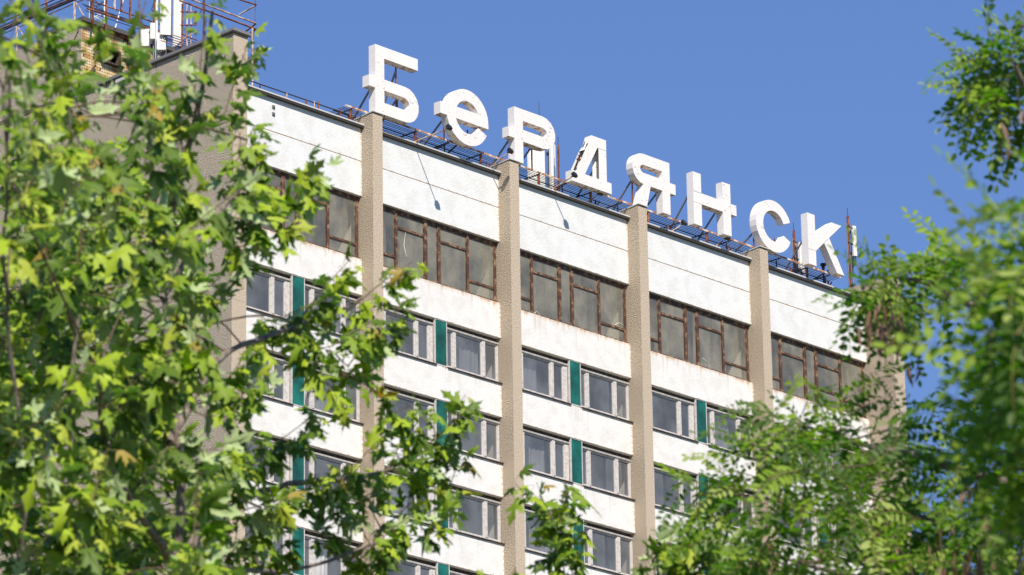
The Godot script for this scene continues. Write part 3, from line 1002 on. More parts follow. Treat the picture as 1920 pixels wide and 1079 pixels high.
func roof_gear() -> void:
	var turn := atan2(-AWAY.x, -AWAY.z)
	panel_antenna(Vector3(0.95, 0, -3.57), 56.72, 59.4, 0.40, turn + 0.2, "taller white panel antenna at the left roof corner, behind the other one")
	panel_antenna(Vector3(0.95, 0, -2.98), 56.14, 58.9, 0.33, turn - 0.25, "white panel antenna nearest the left roof corner, hanging lowest")
	panel_antenna(Vector3(16.75, 0, -1.55), 54.7, 56.16, 0.62, turn, "broad white panel antenna seen under the letter р")
	panel_antenna(Vector3(17.62, 0, -1.55), 54.6, 56.62, 0.27, turn + 1.0, "narrow white panel antenna between the letters р and д")
	panel_antenna(Vector3(30.62, 0, -1.0), 54.7, 55.9, 0.25, turn + 0.9, "grey white panel antenna half hidden behind the letter к")
	panel_antenna(Vector3(33.95, 0, -1.1), 56.2, 57.42, 0.17, turn + 0.5, "slim white panel antenna beside the rust red mast at the far end")
	# boxes of radio gear
	var boxes := [[Vector3(0.95, 56.6, -4.62), Vector3(0.34, 0.62, 0.22), "pale grey radio cabinet left of the tall antennas, above the tiled wall"], [Vector3(0.95, 56.22, -3.78), Vector3(0.30, 0.62, 0.22), "white radio unit with cables below the tall panel antennas"], [Vector3(0.95, 56.75, -4.2), Vector3(0.2, 0.6, 0.16), "small white radio unit between cabinet and tall antennas"]]
	for b in boxes:
		var p: Vector3 = b[0]
		var s: Vector3 = b[1]
		var o := base("radio_unit", Vector3(p.x, 53.42, p.z), b[2], "radio unit", "radio units on the roof corner")
		o.rotation.y = turn
		var st := mb()
		bx(st, -s.x / 2, p.y - 53.42, -s.z / 2, s.x / 2, p.y - 53.42 + s.y, s.z / 2)
		var body := build(st, "housing", M["antenna_white"], o)
		st = mb()
		for k in 4: bx(st, -s.x / 2 + s.x * (k + 0.4) / 4, p.y - 53.40, s.z / 2, -s.x / 2 + s.x * (k + 0.6) / 4, p.y - 53.44 + s.y, s.z / 2 + 0.02)
		build(st, "cooling_fins", M["antenna_white"], body)
		st = mb()
		tube(st, Vector3(0, 0, -s.z / 2 - 0.04), Vector3(0, p.y - 53.42 + s.y, -s.z / 2 - 0.04), 0.03)
		build(st, "pole", M["grey_steel"], o)
		st = mb()
		curve_tube(st, [Vector3(0.05, p.y - 53.42, 0), Vector3(0.08, p.y - 53.7, -0.03), Vector3(0.02, p.y - 54.1, -0.15)], 0.015, 0.015)
		build(st, "feeder_cable", M["black_plastic"], o)
	var wp := base("antenna_pole", Vector3(0.95, 53.42, -4.04), "thin white pole left of the tall panel antennas", "pole")
	var sw := mb()
	tube(sw, Vector3.ZERO, Vector3(0, 6.2, 0), 0.05)
	build(sw, "shaft", M["antenna_white"], wp)
	sw = mb()
	curve_tube(sw, [Vector3(0, 4.9, 0.04), Vector3(-0.2, 4.6, 0.1), Vector3(-0.32, 4.25, 0.1), Vector3(-0.05, 4.05, 0.08)], 0.014, 0.014)
	build(sw, "loose_cable", M["black_plastic"], wp)
	# rusty gantry behind the left corner
	var g := base("roof_gantry", Vector3(0.6, 53.42, -2.0), "rusty pipe gantry with rails and ladder behind the left roof corner", "gantry")
	var Y := -53.42
	var bars := [
		["handrail", Vector3(-0.44, 57.28, 0), Vector3(3.0, 57.23, 0), 0.03, "rusty_steel"],
		["handrail", Vector3(0.0, 57.47, 0), Vector3(3.0, 57.44, 0), 0.028, "pale_steel"],
		["handrail", Vector3(1.6, 58.06, 0), Vector3(3.02, 58.12, 0), 0.025, "rusty_steel"],
		["handrail", Vector3(3.02, 58.12, 0), Vector3(3.02, 58.02, -0.85), 0.025, "pale_steel"],
		["handrail", Vector3(3.0, 57.43, 0), Vector3(3.0, 57.30, -0.5), 0.028, "rusty_steel"],
		["handrail", Vector3(3.0, 57.23, 0), Vector3(3.0, 57.1, -0.5), 0.03, "rusty_steel"],
		["post", Vector3(0.62, 53.42, 0.02), Vector3(0.62, 59.0, 0.02), 0.032, "rusty_steel"],
		["post", Vector3(2.83, 53.42, 0.02), Vector3(2.83, 57.2, 0.02), 0.034, "pale_steel"],
		["post", Vector3(2.96, 57.4, 0.0), Vector3(2.96, 58.6, 0.0), 0.012, "rusty_steel"],
		["ladder_upright", Vector3(-0.32, 53.42, 0.0), Vector3(-0.32, 57.2, 0.0), 0.03, "rusty_steel"],
		["ladder_upright", Vector3(-0.10, 53.42, 0.0), Vector3(-0.10, 57.22, 0.0), 0.028, "pale_steel"],
		["ladder_upright", Vector3(0.08, 53.42, 0.0), Vector3(0.08, 57.23, 0.0), 0.025, "pale_steel"],
		["ladder_upright", Vector3(0.27, 56.6, 0.0), Vector3(0.27, 57.1, 0.0), 0.045, "rusty_steel"],
		["rung", Vector3(-0.41, 56.88, 0.03), Vector3(0.27, 57.06, 0.03), 0.02, "rusty_steel"],
		["rung", Vector3(-0.41, 56.40, 0.03), Vector3(0.27, 56.6, 0.03), 0.02, "rusty_steel"],
		["rung", Vector3(-0.38, 56.10, 0.03), Vector3(0.32, 56.06, 0.03), 0.02, "rusty_steel"],
		["rung", Vector3(-0.33, 55.92, 0.03), Vector3(0.32, 56.38, 0.03), 0.016, "pale_steel"],
		["stay", Vector3(0.5, 56.9, -0.2), Vector3(0.62, 57.4, 0.0), 0.015, "rusty_steel"],
	]
	for b in bars:
		var st := mb()
		tube(st, b[1] + Vector3(0, Y, 0), b[2] + Vector3(0, Y, 0), b[3], -1, 6)
		build(st, b[0], M[b[4]], g)
	for k in 5:
		var st := mb()
		tube(st, Vector3(-0.6, 56.02 + Y, -0.1 - k * 0.16), Vector3(3.03, 56.08 + Y, -0.1 - k * 0.16), 0.016, -1, 5)
		build(st, "grating_rod", M["dark_steel"] if k % 2 else M["rusty_steel"], g)
	for p in [[Vector3(2.6, 56.1, 0), Vector3(3.05, 56.1, 0)], [Vector3(3.04, 56.1, 0), Vector3(3.04, 55.9, -0.7)], [Vector3(2.6, 55.86, 0), Vector3(3.05, 55.83, 0)], [Vector3(3.05, 55.83, 0), Vector3(2.6, 55.55, -0.1)]]:
		var st := mb()
		tube(st, p[0] + Vector3(0, Y, 0), p[1] + Vector3(0, Y, 0), 0.024, -1, 5)
		build(st, "edge_bar", M["rusty_steel"], g)
	# rails over the tiled housing and along the end
	var r := base("roof_railing", Vector3(-0.1, 57.93, -6.5), "rusty railing of pipes and posts above the yellow tiled wall", "railing")
	for s in [[Vector3(-0.1, 0.57, 0.2), Vector3(4.2, 0.62, 0.2), 0.024, "rusty_steel"], [Vector3(-0.1, 0.25, 0.2), Vector3(4.2, 0.33, 0.2), 0.035, "rusty_steel"], [Vector3(-0.1, 0.36, 0.1), Vector3(4.2, 0.42, 0.1), 0.01, "dark_steel"], [Vector3(-0.1, 0.44, 0.0), Vector3(4.2, 0.5, 0.0), 0.01, "dark_steel"], [Vector3(-0.1, 0.52, -0.1), Vector3(4.2, 0.56, -0.1), 0.01, "dark_steel"], [Vector3(-0.1, 0.2, 0.1), Vector3(4.2, 0.22, 0.1), 0.012, "dark_steel"]]:
		var st := mb()
		tube(st, s[0], s[1], s[2], -1, 6)
		build(st, "rail", M[s[3]], r)
	for s in [[0.14, -0.25, 1.6], [0.73, -0.35, 1.6], [1.1, 0.55, 2.0], [1.41, 0.6, 2.0], [1.8, 0.3, 2.0], [2.9, 0.0, 1.6]]:
		var st := mb()
		bar(st, Vector3(s[0], s[1], 0.22), Vector3(s[0], s[2], 0.22), 0.055, 0.05)
		build(st, "post", M["rusty_steel"] if s[0] != 1.1 else M["pale_steel"], r)
	for s in [[Vector3(1.25, -0.05, 0.1), Vector3(1.75, 1.6, 0.1)]]:
		var st := mb()
		tube(st, s[0], s[1], 0.024)
		build(st, "stay", M["antenna_white"], r)
	var e := base("roof_railing", Vector3(-0.1, 57.93, -14.0), "rusty scaffold railing at the top left, running back along the end wall", "railing")
	for s in [[0.92, 0.03, "rusty_steel", 0.0], [1.02, 0.012, "dark_steel", 0.05], [1.09, 0.012, "dark_steel", 0.1], [1.16, 0.024, "rusty_steel", 0.0], [0.84, 0.035, "dark_steel", 0.0], [0.76, 0.02, "pale_steel", 0.1]]:
		var st := mb()
		tube(st, Vector3(s[3], s[0], 0), Vector3(s[3], s[0], 7.6), s[1], -1, 6)
		build(st, "rail", M[s[2]], e)
	for z in [1.0, 2.6, 3.85, 4.5, 5.4, 6.9]:
		var st := mb()
		bar(st, Vector3(0.02, -0.15, z), Vector3(0.02, 2.4, z), 0.055, 0.05)
		build(st, "post", M["rusty_steel"] if fmod(z, 1.0) < 0.55 else M["pale_steel"], e)
		st = mb()
		bar(st, Vector3(0.02, 0.1, z + 0.5), Vector3(0.02, 0.75, z + 0.05), 0.03, 0.03)
		bar(st, Vector3(0.02, 1.2, z + 0.02), Vector3(0.02, 1.9, z - 0.4), 0.03, 0.03)
		build(st, "stay", M["pale_steel"], e)
	# lattice mast
	var mast := base("lattice_mast", Vector3(1.62, 57.93, -8.0), "white triangular lattice mast above the yellow tiled housing", "mast")
	var legs := [Vector3(-0.26, 0, 0.15), Vector3(0.28, 0, 0.15), Vector3(0.0, 0, -0.3)]
	for l in legs:
		var st := mb()
		tube(st, l, l + Vector3(0, 5, 0), 0.035)
		build(st, "leg", M["antenna_white"], mast)
	for k in 12:
		for i in 3:
			var st := mb()
			var a: Vector3 = legs[i] + Vector3(0, 0.4 * k, 0)
			var b: Vector3 = legs[(i + 1) % 3] + Vector3(0, 0.4 * (k + 1), 0)
			tube(st, a, b, 0.014, -1, 5)
			tube(st, b - Vector3(0, 0.4, 0), b + (a - b) * Vector3(1, 0, 1) - Vector3(0, 0, 0), 0.012, -1, 5)
			build(st, "lattice_bar", M["antenna_white"] if k % 3 else M["dark_steel"], mast)
	# rust red masts at the right end, and the rod behind the letter р
	for s in [[30.23, 54.0, 56.31, 0.05, "rust red mast with clamps between the letters с and к"], [33.48, 54.6, 57.71, 0.05, "rust red mast at the far right end of the roof"], [17.33, 54.0, 56.37, 0.035, "rusty pole beside the panel antennas behind the letter р"]]:
		var o := base("mast", Vector3(s[0], 53.42, -1.0), s[4], "mast")
		var st := mb()
		tube(st, Vector3.ZERO, Vector3(0, s[2] - 53.42, 0), s[3])
		build(st, "shaft", M["rusty_steel"], o)
		st = mb()
		tube(st, Vector3(0, s[2] - 53.42, 0), Vector3(0, s[2] - 53.42 + 0.32, 0), 0.012)
		build(st, "tip", M["dark_steel"], o)
		if s[0] > 20:
			for y in [0.45, 1.1]:
				st = mb()
				bar(st, Vector3(-0.14, s[2] - 53.42 - y, 0.05), Vector3(0.3, s[2] - 53.42 - y + 0.02, -0.05), 0.05, 0.05)
				build(st, "clamp", M["dark_steel"], o)
			st = mb()
			curve_tube(st, [Vector3(0.05, s[2] - 54.0, 0), Vector3(0.16, s[2] - 53.85, 0), Vector3(0.2, s[2] - 54.05, 0), Vector3(0.32, s[2] - 53.9, 0)], 0.016, 0.016)
			build(st, "loose_cable", M["antenna_white"], o)
			st = mb()
			tube(st, Vector3(-0.16, 0, 0.06), Vector3(-0.16, s[2] - 53.42 - 0.35, 0.06), 0.025)
			build(st, "side_pipe", M["grey_steel"], o)
	var rod := base("lightning_rod", Vector3(16.9, 53.42, -1.5), "thin dark lightning rod rising above the letter р", "lightning rod")
	var sd := mb()
	tube(sd, Vector3.ZERO, Vector3(0, 3.2, 0), 0.03)
	tube(sd, Vector3(0, 3.2, 0), Vector3(0, 4.62, 0), 0.014, 0.008)
	build(sd, "shaft", M["dark_steel"], rod)
	var bell := base("roof_lamp", Vector3(31.04, 53.42, -0.3), "small dark bell shaped lamp between the legs of the letter к", "lamp")
	sd = mb()
	tube(sd, Vector3(0, 0, 0), Vector3(0, 1.3, 0), 0.035)
	tube(sd, Vector3(0, 1.3, 0), Vector3(0, 1.42, 0), 0.035, 0.07)
	tube(sd, Vector3(0, 1.42, 0), Vector3(0, 1.5, 0), 0.07, 0.05)
	tube(sd, Vector3(0, 1.5, 0), Vector3(0, 1.58, 0), 0.12, 0.12)
	build(sd, "shade", M["black_plastic"], bell)
	# cables slung across the end wall
	for s in [[Vector3(-0.17, 57.55, -6.75), Vector3(-0.17, 52.0, -11.5), "thin black cable slanting down the end wall from the tiled corner"], [Vector3(0.45, 56.9, -6.55), Vector3(-0.18, 52.4, -10.9), "black cable slung from an iron hook on the yellow tiles"], [Vector3(0.3, 56.2, -6.55), Vector3(-0.18, 53.0, -9.4), "lower black cable from the broken tile edge to the end wall"]]:
		var a: Vector3 = s[0]
		var b: Vector3 = s[1]
		var o := base("cable", a, s[2], "cable")
		var pts := []
		for k in 9:
			var u := k / 8.0
			pts.append((b - a) * u + Vector3(-0.02 * sin(u * PI), -0.25 * sin(u * PI), 0))
		var st := mb()
		curve_tube(st, pts, 0.012, 0.012, 5)
		build(st, "wire", M["black_plastic"], o)
		if a.x > 0:
			st = mb()
			bar(st, Vector3(-0.12, -0.18, 0), Vector3(0.12, 0.16, 0.03), 0.05, 0.04)
			build(st, "hook", M["dark_steel"], o)

# ---------------------------------------------------------------- trees
func spot(r: float, u: float, d: float) -> Vector3:
	# metres to the right of, above and away from where the photographer stands
	return Vector3(EYE.x, 0, EYE.z) + SIDE * r + AWAY * d + Vector3(0, u, 0)

func maple_leaf(curl: float, fold: float, twist: float, wide := 1.0) -> Array:
	var half := [Vector2(0.03, 0.0), Vector2(0.16, -0.05), Vector2(0.38, -0.03), Vector2(0.25, 0.10), Vector2(0.17, 0.20), Vector2(0.36, 0.25), Vector2(0.42, 0.36), Vector2(0.60, 0.42), Vector2(0.44, 0.48), Vector2(0.36, 0.56), Vector2(0.25, 0.47), Vector2(0.13, 0.47), Vector2(0.15, 0.62), Vector2(0.26, 0.73), Vector2(0.14, 0.78), Vector2(0.06, 0.92)]
	var outline := PackedVector2Array()
	for p in half: outline.append(p)
	outline.append(Vector2(0, 1.06))
	for i in range(half.size() - 1, -1, -1): outline.append(Vector2(-half[i].x, half[i].y))
	# give it inner points on the midrib by cutting it in two halves
	var tris := []
	for s in [1.0, -1.0]:
		var pts := PackedVector2Array()
		for p in half: pts.append(Vector2(p.x * s * wide * (1.0 if s > 0 else 0.9), p.y + 0.03 * s * p.x))
		pts.append(Vector2(0, 1.06))
		pts.append(Vector2(0, 0.75))
		pts.append(Vector2(0, 0.5))
		pts.append(Vector2(0, 0.25))
		pts.append(Vector2(0, 0.0))
		var idx := Geometry2D.triangulate_polygon(pts)
		for k in range(0, idx.size(), 3):
			tris.append([pts[idx[k]], pts[idx[k + 1]], pts[idx[k + 2]]])
	var place := func(p: Vector2) -> Vector3:
		var x := p.x
		var y := p.y
		var z := -fold * absf(x) * (1.0 - 0.4 * y) - curl * y * y + twist * x * y - 0.5 * curl * x * x + 0.05 * sin(x * 9.0 + y * 7.0)
		return Vector3(x, y - 0.15 * curl * y * y, z)
	var out := []
	for t in tris: out.append([place.call(t[0]), place.call(t[1]), place.call(t[2])])
	return out

func two_sided(tris: Array, scale_: float, top: Material, low: Material, stalk := 0.0) -> ArrayMesh:
	# a thin blade: upper skin, lower skin half a millimetre beneath it, and the leaf stalk
	var mesh := ArrayMesh.new()
	for side in 2:
		var st := mb()
		st.set_smooth_group(1)
		for t in tris:
			var a: Vector3 = t[0] * scale_
			var b: Vector3 = t[1] * scale_
			var c: Vector3 = t[2] * scale_
			var up := (c - a).cross(b - a).z > 0   # clockwise seen from +z
			if side == 0:
				if up: tri(st, a, b, c)
				else: tri(st, a, c, b)
			else:
				var d := Vector3(0, 0, -0.012)
				if up: tri(st, a + d, c + d, b + d)
				else: tri(st, a + d, b + d, c + d)
		st.generate_normals()
		st.set_material(top if side == 0 else low)
		mesh = st.commit(mesh)
	if stalk > 0:
		var st := mb()
		tube(st, Vector3(0, -stalk, 0.05), Vector3(0, 0.0, 0), 0.014, 0.012, 3)
		st.generate_normals()
		st.set_material(M["petiole"])
		mesh = st.commit(mesh)
	return mesh

func locust_leaf(pairs: int, length: float, droop: float, wide: float, mat: Material, r: RandomNumberGenerator) -> ArrayMesh:
	var st := mb()
	var at := func(u: float) -> Vector3: return Vector3(0.02 * sin(u * 3.0), length * u * (1.0 - 0.1 * droop * u), -droop * length * u * u * 0.7)
	var leaflet := func(root: Vector3, dir: Vector3, nrm: Vector3, l: float) -> void:
		var s := dir.cross(nrm).normalized() * l * wide
		var f := 0.10 * l
		var pts := [root + dir * l * 0.06, root + dir * l * 0.3 + s * 0.85, root + dir * l * 0.62 + s, root + dir * l * 0.9 + s * 0.55, root + dir * l, root + dir * l * 0.9 - s * 0.55, root + dir * l * 0.62 - s, root + dir * l * 0.3 - s * 0.85]
		for k in [1, 2, 3, 5, 6, 7]: pts[k] += nrm * f
		var mid: Vector3 = root + dir * l * 0.55
		for k in 8: tri(st, mid, pts[k], pts[(k + 1) % 8])
	st.set_smooth_group(1)
	for k in pairs:
		var u := (k + 1.2) / (pairs + 1.0)
		var p: Vector3 = at.call(u)
		var fwd: Vector3 = (at.call(u + 0.05) - p).normalized()
		for s in [1.0, -1.0]:
			var out := Vector3(s, 0, r.randf_range(-0.45, 0.15)).normalized()
			var dir := (out + fwd * r.randf_range(0.2, 0.5)).normalized()
			var nrm := (Vector3(r.randf_range(-0.3, 0.3), r.randf_range(-0.3, 0.3), 1)).normalized()
			nrm = (nrm - dir * nrm.dot(dir)).normalized()
			leaflet.call(p + dir * 0.003, dir, nrm, r.randf_range(0.034, 0.048) * (1.0 if u < 0.75 else 0.85))
	var e: Vector3 = at.call(1.0)
	leaflet.call(e, Vector3(0, 0.8, -0.6 * droop).normalized(), Vector3(0, 0.6 * droop, 0.8).normalized(), 0.034)
	st.generate_normals()
	st.set_material(mat)
	var mesh := st.commit()
	st = mb()
	var pts := []
	for k in 6: pts.append(at.call(k / 5.0))
	curve_tube(st, pts, 0.0016, 0.0009, 3)
	st.generate_normals()
	st.set_material(M["petiole"])
	return st.commit(mesh)

class Plant:
	var root: Node3D
	var nodes := []          # points of the skeleton that twigs may spring from
	var leaves := []         # [variant, transform]
	var pods := []
	var wood: SurfaceTool
	var twigs: SurfaceTool
	var r := RandomNumberGenerator.new()
	var meshes: Array
	var weights: Array
	var kind := "maple"

func grow(kind: String, called: String, foot: Vector3, seed_: int, meshes: Array, weights: Array, label: String) -> Plant:
	var t := Plant.new()
	t.kind = kind
	t.r.seed = seed_
	t.meshes = meshes
	t.weights = weights
	t.root = base(called, foot, label, "tree")
	t.twigs = mb()
	return t

func limb(t: Plant, pts: Array, r0: float, r1: float, called := "branch") -> void:
	# a smooth tapering limb through the given points
	var c := Curve3D.new()
	for i in pts.size():
		var tan: Vector3 = (pts[mini(i + 1, pts.size() - 1)] - pts[maxi(i - 1, 0)]) * 0.17
		c.add_point(pts[i], -tan, tan)
	var n := maxi(6, int(c.get_baked_length() / 0.12))
	var line := []
	for k in n + 1:
		var p := c.sample_baked(c.get_baked_length() * k / n, true)
		p += Vector3(t.r.randf_range(-1, 1), t.r.randf_range(-1, 1), t.r.randf_range(-1, 1)) * 0.008
		line.append(p - t.root.position)
		t.nodes.append(p)
	var st := mb()
	curve_tube(st, line, r0, r1, 8)
	build(st, called, M["bark"], t.root)

func choose(t: Plant, u: float) -> int:
	var total := 0.0
	for w in t.weights: total += w
	var x := t.r.randf() * total
	for i in t.weights.size():
		x -= t.weights[i]
		if x <= 0: return i
	return 0

func spray(t: Plant, a: Vector3, b: Vector3, n: int, size := 1.0, young := 0.15) -> void:
	# one leafy shoot from a to b, tied to the nearest limb
	var near := a
	var best := 1e9
	for p in t.nodes:
		var q: Vector3 = p
		var d := q.distance_to(a) + maxf(0.0, q.y - a.y) * 1.5
		if d < best:
			best = d
			near = q
	var mid := near.lerp(a, 0.5) + Vector3(0, 0.12 * near.distance_to(a), 0) + Vector3(t.r.randf_range(-1, 1), t.r.randf_range(-1, 1), t.r.randf_range(-1, 1)) * 0.06 * near.distance_to(a)
	var c := Curve3D.new()
	var dir := (b - a)
	c.add_point(near, Vector3.ZERO, (mid - near) * 0.5)
	c.add_point(a, (mid - a) * 0.5, dir * 0.3)
	c.add_point(b, -dir * 0.3 + Vector3(0, 0.08 * dir.length(), 0), Vector3.ZERO)
	var len := c.get_baked_length()
	var line := []
	var steps := maxi(5, int(len / 0.1))
	for k in steps + 1: line.append(c.sample_baked(len * k / steps, true) - t.root.position)
	curve_tube(t.twigs, line, 0.0025 + 0.0025 * minf(len, 1.2), 0.0014, 5)
	var start := 1.0 - (dir.length() * 1.15) / len
	for k in 4: t.nodes.append(c.sample_baked(len * lerpf(start, 0.8, k / 3.0), true))
	var r := t.r
	for k in n:
		var u := lerpf(maxf(start, 0.0), 1.0, pow((k + 0.5) / n, 0.8))
		var p := c.sample_baked(len * u, true)
		var q := c.sample_baked(len * minf(u + 0.03, 1.0), true)
		var fwd := (q - p).normalized() if q.distance_to(p) > 1e-4 else dir.normalized()
		var ang := r.randf() * TAU
		var ref := fwd.cross(Vector3.UP).normalized()
		var out := (ref * cos(ang) + fwd.cross(ref) * sin(ang)).normalized()
		if t.kind == "maple":
			var ax := (out * 0.7 + fwd * r.randf_range(0.1, 0.8) + Vector3(0, -r.randf_range(0.1, 1.1), 0) + SIDE * r.randf_range(-0.1, 0.5)).normalized()
			var nn := Vector3(0, 0.35, 0) + SUN * 0.95 + Vector3(r.randf_range(-1, 1), r.randf_range(-1, 1), r.randf_range(-1, 1)) * 0.85
			if r.randf() < 0.14: nn = -nn * Vector3(1, 0.3, 1)
			nn = (nn - ax * nn.dot(ax)).normalized()
			var s := size * lerpf(0.05, 0.13, pow(r.randf(), 0.75)) * (1.0 - 0.35 * maxf(0.0, u - 0.8) / 0.2)
			var stalk := r.randf_range(0.02, 0.055)
			var basis := Basis(ax.cross(nn).normalized(), ax, nn).scaled(Vector3.ONE * s)
			var v := choose(t, u)
			if u > 0.86 and r.randf() < young * 1.1: v = t.meshes.size() - 1 - (r.randi() % 3)
			t.leaves.append([v, Transform3D(basis, p + ax * stalk)])
		else:
			var ax := (out * 0.75 + fwd * r.randf_range(0.3, 0.9) + Vector3(0, -r.randf_range(0.1, 0.9), 0)).normalized()
			var nn := Vector3(0, 0.4, 0) + SUN * 0.9 + Vector3(r.randf_range(-1, 1), r.randf_range(-1, 1), r.randf_range(-1, 1)) * 0.7
			nn = (nn - ax * nn.dot(ax)).normalized()
			var s := size * r.randf_range(0.75, 1.15)
			t.leaves.append([choose(t, u), Transform3D(Basis(ax.cross(nn).normalized(), ax, nn).scaled(Vector3.ONE * s), p)])

func pod_cluster(t: Plant, at: Vector3, n: int, drop: float) -> void:
	var r := t.r
	for k in n:
		var p := at + Vector3(r.randf_range(-1, 1) * 0.06, -r.randf() * drop, r.randf_range(-1, 1) * 0.06)
		var ax := Vector3(r.randf_range(-0.4, 0.4), -1, r.randf_range(-0.4, 0.4)).normalized()
		var nn := Vector3(r.randf_range(-1, 1), 0, r.randf_range(-1, 1)).normalized()
		nn = (nn - ax * nn.dot(ax)).normalized()
		t.pods.append(Transform3D(Basis(ax.cross(nn).normalized(), ax, nn).scaled(Vector3.ONE * r.randf_range(0.8, 1.3)), p))
	curve_tube(t.twigs, [at + Vector3(0, 0.02, 0) - t.root.position, at + Vector3(0.01, -drop * 0.5, 0) - t.root.position, at + Vector3(0, -drop, 0.01) - t.root.position], 0.002, 0.001, 4)

func finish(t: Plant) -> void:
	build(t.twigs, "twigs", M["twig_bark"], t.root)
	# the three hundred leaves that show largest stand alone, the others form one mass per leaf shape
	var order := []
	for i in t.leaves.size():
		var tr: Transform3D = t.leaves[i][1]
		var d := tr.origin - EYE
		var away := d.dot(AWAY)
		var in_view: bool = absf(d.dot(SIDE) / away) < 0.122 and absf(d.y / away - 0.342) < 0.085
		order.append([(0.0 if in_view else 100.0) + away / tr.basis.y.length(), i])
	order.sort_custom(func(a, b): return a[0] < b[0])
	var alone := mini(300, order.size())
	for k in alone:
		var l: Array = t.leaves[order[k][1]]
		var o := MeshInstance3D.new()
		o.name = numbered(t.root, "leaf")
		o.mesh = t.meshes[l[0]]
		o.transform = l[1]
		o.position -= t.root.position
		t.root.add_child(o, true)
	var per := {}
	for k in range(alone, order.size()):
		var l: Array = t.leaves[order[k][1]]
		if not per.has(l[0]): per[l[0]] = []
		per[l[0]].append(l[1])
	for v in per:
		var mm := MultiMesh.new()
		mm.transform_format = MultiMesh.TRANSFORM_3D
		mm.mesh = t.meshes[v]
		mm.instance_count = per[v].size()
		for k in per[v].size():
			var tr: Transform3D = per[v][k]
			tr.origin -= t.root.position
			mm.set_instance_transform(k, tr)
		var o := MultiMeshInstance3D.new()
		o.name = numbered(t.root, "foliage")
		o.multimesh = mm
		o.set_meta("kind", "stuff")
		t.root.add_child(o, true)
	if t.pods.size():
		var st := mb()
		var prof := [Vector2(-0.003, 0), Vector2(-0.007, 0.02), Vector2(-0.0065, 0.05), Vector2(0, 0.075), Vector2(0.0065, 0.05), Vector2(0.007, 0.02), Vector2(0.003, 0)]
		for i in range(1, prof.size() - 1):
			var a := Vector3(prof[0].x, prof[0].y, 0)
			var b := Vector3(prof[i].x, prof[i].y, 0.002 * (i % 2))
			var c := Vector3(prof[i + 1].x, prof[i + 1].y, 0.002 * ((i + 1) % 2))
			tri(st, a, b, c)
		st.generate_normals()
		var mesh := st.commit()
		for k in t.pods.size():
			var o := put_mesh("seed_pod", mesh, M["pod_brown"], t.root)
			o.transform = t.pods[k]
			o.position -= t.root.position

